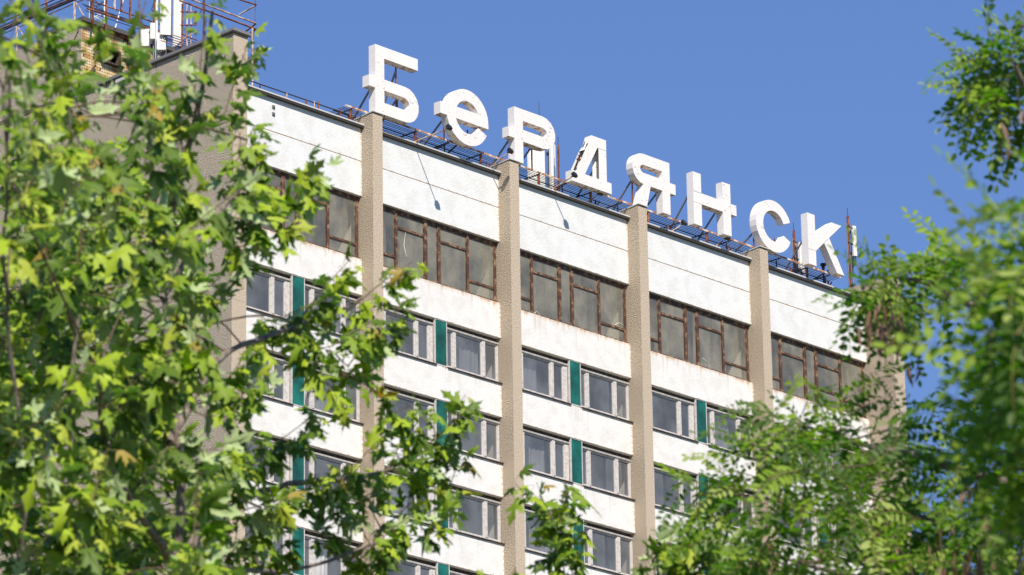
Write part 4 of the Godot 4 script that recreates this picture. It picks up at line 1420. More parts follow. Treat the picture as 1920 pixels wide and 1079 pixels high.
func trees() -> void:
	var maple := []
	for s in [["maple_dark", 0.3, 0.3, 0.2], ["maple_dark", 0.6, 0.6, -0.4], ["maple_mid", 0.2, 0.4, 0.3], ["maple_mid", 0.55, 0.25, -0.4], ["maple_mid", 0.8, 0.7, 0.4], ["maple_bright", 0.3, 0.45, -0.3], ["maple_bright", 0.65, 0.6, 0.5], ["maple_yellow", 0.4, 0.4, 0.2], ["maple_yellow", 0.7, 0.7, -0.3], ["maple_tawny", 0.7, 0.8, 0.3]]:
		var low: Material = M["maple_young_underside"] if s[0] in ["maple_yellow", "maple_tawny"] else M["maple_underside"]
		maple.append(two_sided(maple_leaf(s[1], s[2], s[3], 0.75 + 0.28 * absf(sin(maple.size() * 2.3))), 1.0, M[s[0]], low, 0.45))
	var mw := [1.35, 1.35, 1.5, 1.5, 1.2, 1.2, 1.1, 0.4, 0.3, 0.03]
	var locust := []
	var lr := RandomNumberGenerator.new()
	lr.seed = 77
	for s in [["locust_dark", 7, 0.20, 0.3, 0.24], ["locust_dark", 8, 0.22, 0.7, 0.25], ["locust_mid", 7, 0.20, 0.5, 0.25], ["locust_mid", 9, 0.24, 0.8, 0.22], ["locust_bright", 8, 0.22, 0.4, 0.24], ["locust_bright", 6, 0.17, 0.2, 0.25], ["locust_pale", 7, 0.2, 0.5, 0.24]]:
		locust.append(locust_leaf(s[1], s[2], s[3], s[4], M[s[0]], lr))
	var lw := [1.5, 1.4, 1.6, 1.4, 1.2, 0.9, 0.45]
	var m := grow("maple", "maple_tree", spot(-1.57, 0.0, 16.50), 21, maple, mw, "leafy silver maple filling the left side in front of the end wall")
	limb(m, [spot(-1.57, 0.0, 16.50), spot(-1.50, 3.02, 16.50), spot(-1.51, 5.20, 16.40)], 0.110, 0.070, "trunk")
	limb(m, [spot(-1.51, 5.20, 16.40), spot(-1.29, 6.11, 16.00), spot(-1.31, 6.64, 15.90), spot(-1.35, 7.12, 15.80), spot(-1.37, 7.47, 15.60), spot(-1.38, 7.79, 15.20), spot(-1.39, 8.08, 15.10)], 0.026, 0.003, "branch")
	limb(m, [spot(-1.51, 5.20, 16.40), spot(-1.64, 5.94, 15.60), spot(-1.65, 6.28, 15.40), spot(-1.63, 6.70, 15.30), spot(-1.59, 7.07, 15.20), spot(-1.64, 7.52, 15.00)], 0.016, 0.004, "branch")
	limb(m, [spot(-1.50, 4.79, 16.40), spot(-1.68, 5.38, 14.60), spot(-1.68, 5.96, 14.20), spot(-1.72, 6.32, 14.00), spot(-1.69, 6.60, 13.60), spot(-1.63, 6.92, 13.20)], 0.016, 0.004, "branch")
	limb(m, [spot(-1.30, 6.03, 16.00), spot(-1.16, 6.54, 17.00), spot(-0.91, 6.82, 17.60), spot(-0.61, 6.96, 18.00), spot(-0.39, 7.20, 18.40)], 0.022, 0.007, "branch")
	limb(m, [spot(-1.32, 6.49, 15.90), spot(-1.15, 6.99, 16.40), spot(-0.88, 7.28, 16.90), spot(-0.63, 7.53, 17.30)], 0.018, 0.006, "branch")
	limb(m, [spot(-1.36, 7.17, 15.80), spot(-1.25, 7.53, 15.60), spot(-1.19, 7.75, 15.50), spot(-1.13, 8.07, 15.40)], 0.018, 0.006, "branch")
	limb(m, [spot(-1.35, 7.04, 15.80), spot(-1.19, 7.39, 16.00), spot(-1.03, 7.68, 16.20), spot(-0.98, 7.86, 16.30)], 0.014, 0.005, "branch")
	limb(m, [spot(-1.29, 6.07, 16.00), spot(-0.99, 6.37, 17.40), spot(-0.61, 6.60, 17.80)], 0.016, 0.006, "branch")
	limb(m, [spot(-1.30, 6.03, 16.00), spot(-1.39, 6.03, 15.20), spot(-1.43, 6.04, 14.60), spot(-1.41, 6.16, 14.00)], 0.018, 0.006, "branch")
	spray(m, spot(-1.03, 7.48, 16.20), spot(-1.08, 7.88, 16.23), 29, 1.00, 0.15)
	spray(m, spot(-1.06, 7.37, 16.20), spot(-1.04, 7.70, 16.26), 23, 1.00, 0.15)
	spray(m, spot(-1.12, 7.72, 16.30), spot(-1.03, 7.96, 16.37), 16, 1.00, 0.15)
	spray(m, spot(-0.94, 7.55, 16.40), spot(-0.77, 7.86, 16.51), 23, 1.00, 0.15)
	spray(m, spot(-0.98, 7.46, 16.40), spot(-0.85, 7.66, 16.46), 16, 1.00, 0.15)
	spray(m, spot(-0.88, 7.34, 17.00), spot(-0.68, 7.63, 17.10), 20, 1.00, 0.15)
	spray(m, spot(-0.76, 7.38, 17.20), spot(-0.41, 7.62, 17.09), 26, 1.00, 0.15)
	spray(m, spot(-0.79, 7.20, 17.00), spot(-0.57, 7.33, 16.99), 18, 1.00, 0.15)
	spray(m, spot(-0.70, 7.23, 17.30), spot(-0.43, 7.56, 17.41), 22, 1.00, 0.15)
	spray(m, spot(-0.67, 7.31, 17.20), spot(-0.48, 7.37, 17.24), 16, 1.00, 0.15)
	spray(m, spot(-0.96, 7.31, 16.90), spot(-0.75, 7.43, 17.00), 20, 1.00, 0.15)
	spray(m, spot(-1.05, 7.33, 16.90), spot(-0.81, 7.18, 16.81), 20, 1.00, 0.15)
	spray(m, spot(-0.71, 7.14, 17.10), spot(-0.53, 7.03, 17.09), 14, 1.00, 0.15)
	spray(m, spot(-0.79, 7.11, 17.00), spot(-0.70, 6.95, 16.94), 10, 1.00, 0.15)
	spray(m, spot(-0.92, 7.19, 16.90), spot(-0.79, 7.08, 16.91), 13, 1.00, 0.15)
	spray(m, spot(-0.46, 7.05, 18.30), spot(-0.21, 7.42, 18.32), 24, 1.00, 0.15)
	spray(m, spot(-0.39, 7.15, 18.30), spot(-0.19, 7.32, 18.18), 18, 1.00, 0.15)
	spray(m, spot(-0.52, 7.12, 18.20), spot(-0.38, 7.29, 18.13), 16, 1.00, 0.15)
	spray(m, spot(-0.61, 7.21, 18.10), spot(-0.45, 7.29, 18.05), 12, 1.00, 0.15)
	spray(m, spot(-0.57, 6.78, 18.20), spot(-0.28, 7.07, 18.30), 22, 1.00, 0.15)
	spray(m, spot(-0.63, 6.85, 18.00), spot(-0.51, 7.08, 18.06), 16, 1.00, 0.15)
	spray(m, spot(-0.70, 6.56, 18.00), spot(-0.43, 6.77, 17.92), 22, 1.00, 0.15)
	spray(m, spot(-0.34, 6.86, 18.40), spot(-0.23, 7.20, 18.47), 14, 1.00, 0.15)
	spray(m, spot(-0.41, 6.76, 18.30), spot(-0.27, 6.85, 18.21), 12, 1.00, 0.15)
	spray(m, spot(-0.61, 6.97, 18.10), spot(-0.40, 7.07, 18.13), 16, 1.00, 0.15)
	spray(m, spot(-0.74, 6.91, 17.90), spot(-0.56, 7.08, 17.81), 12, 1.00, 0.15)
	spray(m, spot(-0.61, 6.56, 18.00), spot(-0.63, 6.64, 17.88), 10, 1.00, 0.15)
	spray(m, spot(-1.11, 6.79, 17.30), spot(-0.82, 7.06, 17.39), 25, 1.00, 0.15)
	spray(m, spot(-1.08, 6.84, 17.30), spot(-0.89, 6.88, 17.23), 13, 1.00, 0.15)
	spray(m, spot(-1.07, 6.69, 17.60), spot(-0.73, 6.83, 17.53), 27, 1.00, 0.15)
	spray(m, spot(-0.92, 6.79, 17.70), spot(-0.72, 6.89, 17.82), 12, 1.00, 0.15)
	spray(m, spot(-0.84, 6.65, 17.90), spot(-0.61, 6.89, 17.99), 20, 1.00, 0.15)
	spray(m, spot(-0.83, 6.74, 17.80), spot(-0.69, 6.73, 17.75), 10, 1.00, 0.15)
	spray(m, spot(-0.85, 6.63, 17.80), spot(-0.75, 6.68, 17.91), 8, 1.00, 0.15)
	spray(m, spot(-1.09, 6.49, 17.20), spot(-0.94, 6.71, 17.21), 16, 1.00, 0.15)
	spray(m, spot(-1.08, 6.40, 17.40), spot(-0.95, 6.50, 17.44), 18, 1.00, 0.15)
	spray(m, spot(-1.18, 6.30, 17.00), spot(-1.01, 6.50, 16.93), 20, 1.00, 0.15)
	spray(m, spot(-1.31, 7.49, 15.60), spot(-1.36, 7.90, 15.71), 23, 1.00, 0.15)
	spray(m, spot(-1.34, 7.61, 15.40), spot(-1.40, 7.82, 15.45), 11, 1.00, 0.15)
	spray(m, spot(-1.34, 7.36, 15.60), spot(-1.31, 7.64, 15.71), 13, 1.00, 0.15)
	spray(m, spot(-1.39, 7.96, 15.20), spot(-1.37, 8.11, 15.29), 4, 1.00, 0.15)
	spray(m, spot(-1.25, 7.51, 15.50), spot(-1.27, 7.71, 15.45), 10, 1.00, 0.15)
	spray(m, spot(-1.23, 7.56, 15.50), spot(-1.20, 7.70, 15.47), 6, 1.00, 0.15)
	spray(m, spot(-1.18, 7.80, 15.40), spot(-1.15, 8.01, 15.32), 9, 1.00, 0.15)
	spray(m, spot(-1.16, 7.96, 15.40), spot(-1.16, 8.12, 15.31), 4, 1.00, 0.15)
	spray(m, spot(-1.21, 7.73, 15.50), spot(-1.19, 7.84, 15.40), 6, 1.00, 0.15)
	spray(m, spot(-1.53, 7.25, 15.00), spot(-1.51, 7.35, 14.95), 10, 1.00, 0.15)
	spray(m, spot(-1.55, 6.32, 12.50), spot(-1.56, 6.70, 12.52), 14, 0.85, 0.15)
	spray(m, spot(-1.42, 6.21, 12.20), spot(-1.43, 6.40, 12.08), 12, 0.85, 0.15)
	spray(m, spot(-1.58, 6.62, 12.60), spot(-1.55, 6.93, 12.64), 12, 0.85, 0.15)
	spray(m, spot(-1.40, 6.31, 12.40), spot(-1.42, 6.42, 12.36), 9, 0.85, 0.15)
	spray(m, spot(-1.49, 5.97, 12.20), spot(-1.43, 6.19, 12.15), 14, 0.85, 0.15)
	spray(m, spot(-1.50, 6.85, 12.80), spot(-1.46, 7.03, 12.88), 10, 0.85, 0.15)
	spray(m, spot(-1.50, 6.90, 12.80), spot(-1.52, 7.02, 12.80), 6, 0.85, 0.15)
	spray(m, spot(-1.39, 6.12, 12.40), spot(-1.31, 6.28, 12.36), 12, 0.85, 0.15)
	spray(m, spot(-1.30, 6.25, 12.80), spot(-1.22, 6.39, 12.80), 9, 0.85, 0.15)
	spray(m, spot(-1.60, 6.65, 12.40), spot(-1.56, 6.88, 12.45), 10, 0.85, 0.15)
	spray(m, spot(-1.44, 6.34, 12.20), spot(-1.46, 6.46, 12.09), 8, 0.85, 0.15)
	spray(m, spot(-1.47, 6.57, 12.60), spot(-1.45, 6.65, 12.71), 6, 0.85, 0.15)
	spray(m, spot(-1.48, 6.30, 12.70), spot(-1.43, 6.40, 12.59), 8, 0.85, 0.15)
	spray(m, spot(-1.76, 8.18, 16.77), spot(-1.97, 8.57, 16.78), 27, 1.00, 0.15)
	spray(m, spot(-1.69, 7.70, 15.54), spot(-1.80, 8.07, 15.63), 27, 1.00, 0.15)
	spray(m, spot(-1.36, 7.55, 15.03), spot(-1.50, 7.83, 14.98), 27, 1.00, 0.15)
	spray(m, spot(-1.24, 8.41, 17.44), spot(-1.12, 8.83, 17.56), 27, 1.00, 0.15)
	spray(m, spot(-2.12, 7.93, 17.07), spot(-2.05, 8.30, 17.19), 25, 1.00, 0.15)
	spray(m, spot(-1.66, 7.15, 15.00), spot(-1.82, 7.41, 15.11), 29, 1.00, 0.15)
	spray(m, spot(-1.71, 6.80, 14.05), spot(-1.53, 6.99, 14.00), 28, 1.00, 0.15)
	spray(m, spot(-1.69, 8.07, 17.70), spot(-1.63, 8.42, 17.69), 27, 1.00, 0.15)
	spray(m, spot(-1.42, 6.94, 14.22), spot(-1.58, 7.19, 14.25), 26, 1.00, 0.15)
	spray(m, spot(-1.33, 7.16, 14.74), spot(-1.28, 7.47, 14.64), 27, 1.00, 0.15)
	spray(m, spot(-1.65, 6.71, 14.71), spot(-1.72, 7.10, 14.75), 27, 1.00, 0.15)
	spray(m, spot(-1.83, 7.39, 15.90), spot(-1.86, 7.66, 15.85), 28, 1.00, 0.15)
	spray(m, spot(-1.82, 6.95, 15.10), spot(-1.72, 7.19, 15.06), 28, 1.00, 0.15)
	spray(m, spot(-1.74, 7.33, 16.49), spot(-1.94, 7.67, 16.41), 29, 1.00, 0.15)
	spray(m, spot(-1.94, 7.81, 17.19), spot(-1.71, 7.99, 17.11), 28, 1.00, 0.15)
	spray(m, spot(-1.60, 7.35, 16.22), spot(-1.61, 7.71, 16.15), 25, 1.00, 0.15)
	spray(m, spot(-1.54, 6.69, 14.36), spot(-1.35, 6.99, 14.48), 25, 1.00, 0.15)
	spray(m, spot(-1.31, 6.47, 14.07), spot(-1.24, 6.78, 13.95), 29, 1.00, 0.15)
	spray(m, spot(-1.55, 7.45, 16.17), spot(-1.24, 7.56, 16.05), 27, 1.00, 0.15)
	spray(m, spot(-1.16, 6.66, 14.08), spot(-0.91, 6.87, 14.10), 25, 1.00, 0.15)
	spray(m, spot(-1.84, 6.88, 15.32), spot(-1.81, 7.17, 15.23), 28, 1.00, 0.15)
	spray(m, spot(-2.03, 7.49, 17.62), spot(-2.05, 7.97, 17.70), 27, 1.00, 0.15)
	spray(m, spot(-1.73, 6.66, 14.97), spot(-1.70, 7.05, 15.00), 27, 1.00, 0.15)
	spray(m, spot(-1.77, 6.89, 15.41), spot(-1.65, 7.11, 15.39), 28, 1.00, 0.15)
	spray(m, spot(-1.86, 7.27, 16.71), spot(-1.70, 7.51, 16.67), 25, 1.00, 0.15)
	spray(m, spot(-1.49, 6.65, 14.80), spot(-1.30, 6.91, 14.91), 29, 1.00, 0.15)
	spray(m, spot(-1.52, 6.52, 14.17), spot(-1.47, 6.77, 14.12), 29, 1.00, 0.15)
	spray(m, spot(-1.19, 6.67, 14.72), spot(-1.21, 6.92, 14.72), 27, 1.00, 0.15)
	spray(m, spot(-1.36, 7.37, 17.23), spot(-1.34, 7.82, 17.29), 25, 1.00, 0.15)
	spray(m, spot(-1.26, 7.27, 16.53), spot(-1.04, 7.53, 16.58), 27, 1.00, 0.15)
	spray(m, spot(-1.72, 6.21, 14.40), spot(-1.81, 6.49, 14.42), 29, 1.00, 0.15)
	spray(m, spot(-1.83, 6.58, 15.62), spot(-1.72, 6.95, 15.67), 28, 1.00, 0.15)
	spray(m, spot(-1.84, 6.51, 15.55), spot(-1.69, 6.84, 15.60), 25, 1.00, 0.15)
	spray(m, spot(-2.12, 7.11, 16.88), spot(-1.86, 7.43, 16.93), 28, 1.00, 0.15)
	spray(m, spot(-1.56, 6.60, 15.39), spot(-1.32, 6.78, 15.33), 26, 1.00, 0.15)
	spray(m, spot(-1.93, 7.39, 17.56), spot(-1.86, 7.75, 17.68), 25, 1.00, 0.15)
	spray(m, spot(-1.67, 7.26, 17.14), spot(-1.70, 7.58, 17.19), 25, 1.00, 0.15)
	spray(m, spot(-1.37, 6.13, 14.23), spot(-1.15, 6.30, 14.13), 26, 1.00, 0.15)
	spray(m, spot(-1.63, 6.92, 16.37), spot(-1.32, 7.11, 16.39), 29, 1.00, 0.15)
	spray(m, spot(-1.27, 6.14, 14.16), spot(-1.05, 6.29, 14.16), 29, 1.00, 0.15)
	spray(m, spot(-1.18, 6.75, 16.25), spot(-1.02, 6.98, 16.20), 29, 1.00, 0.15)
	spray(m, spot(-1.89, 7.05, 17.70), spot(-2.06, 7.46, 17.75), 28, 1.00, 0.15)
	spray(m, spot(-1.97, 6.58, 16.35), spot(-2.01, 6.87, 16.44), 25, 1.00, 0.15)
	spray(m, spot(-1.69, 6.30, 15.24), spot(-1.86, 6.58, 15.31), 25, 1.00, 0.15)
	spray(m, spot(-1.65, 5.83, 13.83), spot(-1.77, 6.04, 13.89), 26, 1.00, 0.15)
	spray(m, spot(-1.42, 6.03, 14.49), spot(-1.31, 6.31, 14.44), 26, 1.00, 0.15)
	spray(m, spot(-1.57, 6.73, 16.94), spot(-1.63, 7.06, 16.98), 27, 1.00, 0.15)
	spray(m, spot(-1.65, 6.86, 17.18), spot(-1.64, 7.19, 17.11), 29, 1.00, 0.15)
	spray(m, spot(-1.52, 5.96, 13.76), spot(-1.40, 6.17, 13.85), 28, 1.00, 0.15)
	spray(m, spot(-1.36, 6.47, 15.57), spot(-1.18, 6.79, 15.53), 28, 1.00, 0.15)
	spray(m, spot(-1.42, 6.71, 16.34), spot(-1.39, 6.94, 16.26), 28, 1.00, 0.15)
	spray(m, spot(-1.38, 6.11, 14.28), spot(-1.17, 6.25, 14.37), 28, 1.00, 0.15)
	spray(m, spot(-1.14, 6.64, 16.11), spot(-0.98, 6.78, 16.01), 26, 1.00, 0.15)
	spray(m, spot(-1.79, 5.98, 14.57), spot(-1.73, 6.21, 14.61), 27, 1.00, 0.15)
	spray(m, spot(-1.71, 5.63, 13.88), spot(-1.64, 5.95, 13.80), 26, 1.00, 0.15)
	spray(m, spot(-2.03, 6.41, 16.16), spot(-1.85, 6.69, 16.05), 28, 1.00, 0.15)
	spray(m, spot(-1.46, 5.64, 13.79), spot(-1.62, 5.88, 13.80), 29, 1.00, 0.15)
	spray(m, spot(-1.68, 6.62, 16.97), spot(-1.63, 6.89, 17.01), 26, 1.00, 0.15)
	spray(m, spot(-1.43, 5.52, 13.80), spot(-1.36, 5.86, 13.89), 25, 1.00, 0.15)
	spray(m, spot(-1.65, 6.49, 16.52), spot(-1.44, 6.73, 16.42), 26, 1.00, 0.15)
	spray(m, spot(-1.53, 6.64, 17.47), spot(-1.67, 6.99, 17.50), 26, 1.00, 0.15)
	spray(m, spot(-1.43, 6.10, 15.38), spot(-1.23, 6.39, 15.43), 26, 1.00, 0.15)
	spray(m, spot(-1.38, 6.21, 15.49), spot(-1.06, 6.33, 15.40), 25, 1.00, 0.15)
	spray(m, spot(-1.17, 6.55, 16.72), spot(-1.02, 6.75, 16.66), 28, 1.00, 0.15)
	spray(m, spot(-1.35, 6.39, 16.02), spot(-1.08, 6.40, 15.91), 26, 1.00, 0.15)
	spray(m, spot(-1.87, 5.87, 15.94), spot(-1.91, 6.26, 15.95), 26, 1.00, 0.15)
	spray(m, spot(-1.87, 5.96, 16.35), spot(-1.94, 6.34, 16.30), 28, 1.00, 0.15)
	spray(m, spot(-1.63, 5.57, 14.15), spot(-1.50, 5.73, 14.15), 27, 1.00, 0.15)
	spray(m, spot(-2.02, 6.12, 15.88), spot(-1.74, 6.30, 15.77), 25, 1.00, 0.15)
	spray(m, spot(-1.90, 6.33, 17.59), spot(-1.70, 6.61, 17.50), 28, 1.00, 0.15)
	spray(m, spot(-1.59, 5.58, 14.29), spot(-1.40, 5.79, 14.23), 25, 1.00, 0.15)
	spray(m, spot(-1.44, 5.45, 14.20), spot(-1.35, 5.73, 14.11), 28, 1.00, 0.15)
	spray(m, spot(-1.64, 5.76, 15.54), spot(-1.57, 6.05, 15.54), 26, 1.00, 0.15)
	spray(m, spot(-1.58, 6.50, 17.02), spot(-1.26, 6.52, 16.91), 25, 1.00, 0.15)
	spray(m, spot(-1.59, 6.44, 17.30), spot(-1.32, 6.59, 17.38), 27, 1.00, 0.15)
	spray(m, spot(-1.62, 6.24, 16.81), spot(-1.34, 6.49, 16.89), 26, 1.00, 0.15)
	spray(m, spot(-1.21, 6.45, 16.89), spot(-0.93, 6.54, 16.89), 26, 1.00, 0.15)
	spray(m, spot(-1.09, 5.49, 14.01), spot(-1.07, 5.83, 14.09), 26, 1.00, 0.15)
	spray(m, spot(-1.68, 5.18, 14.03), spot(-1.67, 5.44, 13.92), 28, 1.00, 0.15)
	spray(m, spot(-1.79, 5.64, 15.76), spot(-1.76, 5.95, 15.75), 28, 1.00, 0.15)
	spray(m, spot(-2.07, 6.16, 17.53), spot(-1.82, 6.40, 17.60), 26, 1.00, 0.15)
	spray(m, spot(-2.01, 5.84, 16.45), spot(-1.84, 6.10, 16.34), 25, 1.00, 0.15)
	spray(m, spot(-1.64, 6.05, 17.55), spot(-1.81, 6.32, 17.50), 25, 1.00, 0.15)
	spray(m, spot(-1.53, 6.04, 16.76), spot(-1.72, 6.37, 16.81), 27, 1.00, 0.15)
	spray(m, spot(-1.55, 5.73, 16.17), spot(-1.51, 5.98, 16.10), 25, 1.00, 0.15)
	spray(m, spot(-1.45, 5.57, 15.25), spot(-1.39, 5.79, 15.31), 26, 1.00, 0.15)
	spray(m, spot(-1.35, 5.43, 14.95), spot(-1.32, 5.71, 15.00), 29, 1.00, 0.15)
	spray(m, spot(-1.11, 5.29, 14.02), spot(-1.05, 5.50, 13.92), 29, 1.00, 0.15)
	spray(m, spot(-1.25, 5.69, 15.33), spot(-1.15, 5.92, 15.35), 29, 1.00, 0.15)
	spray(m, spot(-1.44, 5.85, 16.66), spot(-1.22, 6.07, 16.68), 29, 1.00, 0.15)
	spray(m, spot(-1.34, 6.24, 17.34), spot(-1.11, 6.42, 17.24), 26, 1.00, 0.15)
	spray(m, spot(-1.19, 5.82, 16.33), spot(-1.06, 6.06, 16.39), 27, 1.00, 0.15)
	spray(m, spot(-1.47, 6.06, 17.11), spot(-1.14, 6.30, 17.14), 28, 1.00, 0.15)
	spray(m, spot(-1.89, 7.84, 17.39), spot(-1.72, 8.04, 17.29), 22, 1.00, 0.15)
	spray(m, spot(-2.34, 7.43, 18.90), spot(-2.14, 7.65, 18.95), 22, 1.00, 0.15)
	spray(m, spot(-1.75, 7.19, 19.31), spot(-1.89, 7.51, 19.42), 22, 1.00, 0.15)
	spray(m, spot(-1.72, 6.34, 17.26), spot(-1.52, 6.49, 17.15), 22, 1.00, 0.15)
	spray(m, spot(-2.28, 7.81, 18.70), spot(-2.27, 8.13, 18.76), 22, 1.00, 0.15)
	spray(m, spot(-2.30, 7.51, 17.94), spot(-2.32, 7.77, 17.85), 22, 1.00, 0.15)
	spray(m, spot(-1.86, 7.65, 18.24), spot(-1.99, 7.97, 18.35), 22, 1.00, 0.15)
	spray(m, spot(-1.59, 8.39, 18.80), spot(-1.75, 8.64, 18.75), 22, 1.00, 0.15)
	spray(m, spot(-2.38, 7.66, 18.84), spot(-2.31, 7.99, 18.94), 22, 1.00, 0.15)
	spray(m, spot(-2.12, 7.97, 18.74), spot(-2.13, 8.31, 18.81), 22, 1.00, 0.15)
	spray(m, spot(-1.97, 8.08, 19.12), spot(-1.88, 8.38, 19.12), 22, 1.00, 0.15)
	spray(m, spot(-2.42, 7.71, 18.67), spot(-2.26, 7.94, 18.56), 22, 1.00, 0.15)
	spray(m, spot(-2.32, 8.59, 19.46), spot(-2.31, 8.92, 19.47), 22, 1.00, 0.15)
	spray(m, spot(-2.00, 6.57, 17.89), spot(-1.80, 6.77, 17.96), 22, 1.00, 0.15)
	spray(m, spot(-2.23, 6.61, 17.04), spot(-2.16, 6.86, 16.98), 22, 1.00, 0.15)
	spray(m, spot(-1.87, 7.27, 17.13), spot(-1.88, 7.53, 17.07), 22, 1.00, 0.15)
	spray(m, spot(-1.43, 7.19, 17.21), spot(-1.41, 7.45, 17.16), 22, 1.00, 0.15)
	spray(m, spot(-1.43, 6.76, 17.13), spot(-1.44, 7.03, 17.11), 22, 1.00, 0.15)
	spray(m, spot(-1.79, 7.86, 19.26), spot(-1.85, 8.19, 19.29), 22, 1.00, 0.15)
	spray(m, spot(-1.90, 8.51, 18.92), spot(-1.65, 8.67, 18.90), 22, 1.00, 0.15)
	spray(m, spot(-1.57, 6.76, 17.95), spot(-1.80, 6.99, 18.07), 22, 1.00, 0.15)
	spray(m, spot(-1.77, 6.93, 18.95), spot(-1.57, 7.15, 18.93), 22, 1.00, 0.15)
	spray(m, spot(-1.49, 6.50, 18.05), spot(-1.33, 6.72, 18.00), 22, 1.00, 0.15)
	spray(m, spot(-1.88, 7.49, 17.31), spot(-1.97, 7.74, 17.23), 22, 1.00, 0.15)
	spray(m, spot(-2.11, 8.55, 19.24), spot(-2.05, 8.90, 19.34), 22, 1.00, 0.15)
	spray(m, spot(-2.39, 8.72, 19.40), spot(-2.59, 8.99, 19.43), 22, 1.00, 0.15)
	spray(m, spot(-2.43, 8.28, 19.34), spot(-2.65, 8.45, 19.23), 22, 1.00, 0.15)
	spray(m, spot(-2.32, 7.77, 18.88), spot(-2.18, 8.03, 18.85), 22, 1.00, 0.15)
	spray(m, spot(-1.81, 8.47, 19.44), spot(-1.84, 8.81, 19.49), 22, 1.00, 0.15)
	spray(m, spot(-2.30, 8.02, 17.94), spot(-2.39, 8.30, 17.91), 22, 1.00, 0.15)
	spray(m, spot(-1.90, 7.08, 17.60), spot(-2.13, 7.25, 17.62), 22, 1.00, 0.15)
	spray(m, spot(-2.06, 7.07, 17.33), spot(-2.19, 7.32, 17.33), 22, 1.00, 0.15)
	spray(m, spot(-1.75, 8.24, 18.05), spot(-1.91, 8.50, 18.05), 22, 1.00, 0.15)
	spray(m, spot(-1.84, 6.91, 18.25), spot(-1.61, 7.05, 18.14), 22, 1.00, 0.15)
	spray(m, spot(-2.00, 7.54, 17.74), spot(-1.77, 7.69, 17.73), 22, 1.00, 0.15)
	spray(m, spot(-1.80, 6.70, 18.33), spot(-1.74, 7.00, 18.38), 22, 1.00, 0.15)
	spray(m, spot(-1.50, 6.50, 17.75), spot(-1.72, 6.63, 17.67), 22, 1.00, 0.15)
	spray(m, spot(-1.61, 8.39, 18.84), spot(-1.58, 8.71, 18.85), 22, 1.00, 0.15)
	spray(m, spot(-2.05, 6.72, 18.38), spot(-1.95, 7.01, 18.46), 22, 1.00, 0.15)
	spray(m, spot(-2.31, 7.75, 18.41), spot(-2.30, 8.03, 18.34), 22, 1.00, 0.15)
	spray(m, spot(-1.96, 8.08, 17.86), spot(-1.74, 8.24, 17.77), 22, 1.00, 0.15)
	spray(m, spot(-1.58, 8.09, 18.96), spot(-1.46, 8.38, 19.02), 22, 1.00, 0.15)
	spray(m, spot(-2.12, 6.77, 17.97), spot(-2.20, 7.06, 18.00), 22, 1.00, 0.15)
	spray(m, spot(-2.17, 7.80, 18.10), spot(-2.39, 8.05, 18.19), 22, 1.00, 0.15)
	spray(m, spot(-2.33, 8.30, 18.85), spot(-2.10, 8.48, 18.86), 22, 1.00, 0.15)
	spray(m, spot(-2.42, 8.25, 18.24), spot(-2.62, 8.53, 18.33), 22, 1.00, 0.15)
	spray(m, spot(-4.20, 7.46, 17.75), spot(-3.94, 7.68, 17.77), 15, 1.00, 0.15)
	spray(m, spot(-2.63, 8.09, 15.00), spot(-2.88, 8.20, 14.89), 15, 1.00, 0.15)
	spray(m, spot(-2.78, 9.39, 16.57), spot(-2.50, 9.58, 16.61), 15, 1.00, 0.15)
	spray(m, spot(-2.41, 6.70, 17.39), spot(-2.13, 6.89, 17.48), 15, 1.00, 0.15)
	spray(m, spot(-3.56, 6.13, 15.84), spot(-3.38, 6.35, 15.72), 15, 1.00, 0.15)
	spray(m, spot(-2.58, 7.39, 16.59), spot(-2.84, 7.56, 16.51), 15, 1.00, 0.15)
	spray(m, spot(-3.41, 8.10, 15.42), spot(-3.67, 8.22, 15.32), 15, 1.00, 0.15)
	spray(m, spot(-3.59, 9.81, 17.30), spot(-3.55, 10.21, 17.33), 15, 1.00, 0.15)
	spray(m, spot(-4.01, 9.64, 17.59), spot(-4.02, 10.03, 17.58), 15, 1.00, 0.15)
	spray(m, spot(-2.71, 5.43, 15.71), spot(-2.49, 5.62, 15.70), 15, 1.00, 0.15)
	spray(m, spot(-3.09, 5.91, 17.48), spot(-3.14, 6.24, 17.46), 15, 1.00, 0.15)
	spray(m, spot(-2.24, 5.55, 14.99), spot(-2.10, 5.79, 14.93), 15, 1.00, 0.15)
	spray(m, spot(-3.41, 5.93, 17.33), spot(-3.25, 6.22, 17.37), 15, 1.00, 0.15)
	spray(m, spot(-2.17, 9.01, 16.01), spot(-2.36, 9.25, 15.92), 15, 1.00, 0.15)
	spray(m, spot(-2.45, 5.45, 14.72), spot(-2.54, 5.77, 14.84), 15, 1.00, 0.15)
	spray(m, spot(-3.08, 6.57, 15.67), spot(-3.25, 6.84, 15.65), 15, 1.00, 0.15)
	spray(m, spot(-3.72, 9.92, 17.73), spot(-3.41, 10.10, 17.70), 15, 1.00, 0.15)
	spray(m, spot(-2.24, 8.93, 15.31), spot(-2.11, 9.29, 15.42), 15, 1.00, 0.15)
	spray(m, spot(-2.22, 5.31, 14.97), spot(-2.23, 5.59, 14.95), 15, 1.00, 0.15)
	spray(m, spot(-3.53, 9.36, 15.80), spot(-3.58, 9.66, 15.71), 15, 1.00, 0.15)
	spray(m, spot(-2.97, 5.55, 16.60), spot(-3.24, 5.68, 16.50), 15, 1.00, 0.15)
	spray(m, spot(-2.35, 8.50, 14.88), spot(-2.40, 8.89, 14.99), 15, 1.00, 0.15)
	spray(m, spot(-3.07, 7.90, 16.98), spot(-2.92, 8.24, 17.09), 15, 1.00, 0.15)
	spray(m, spot(-3.67, 9.72, 18.63), spot(-3.69, 10.12, 18.60), 15, 1.00, 0.15)
	spray(m, spot(-3.00, 5.98, 18.15), spot(-2.87, 6.30, 18.16), 15, 1.00, 0.15)
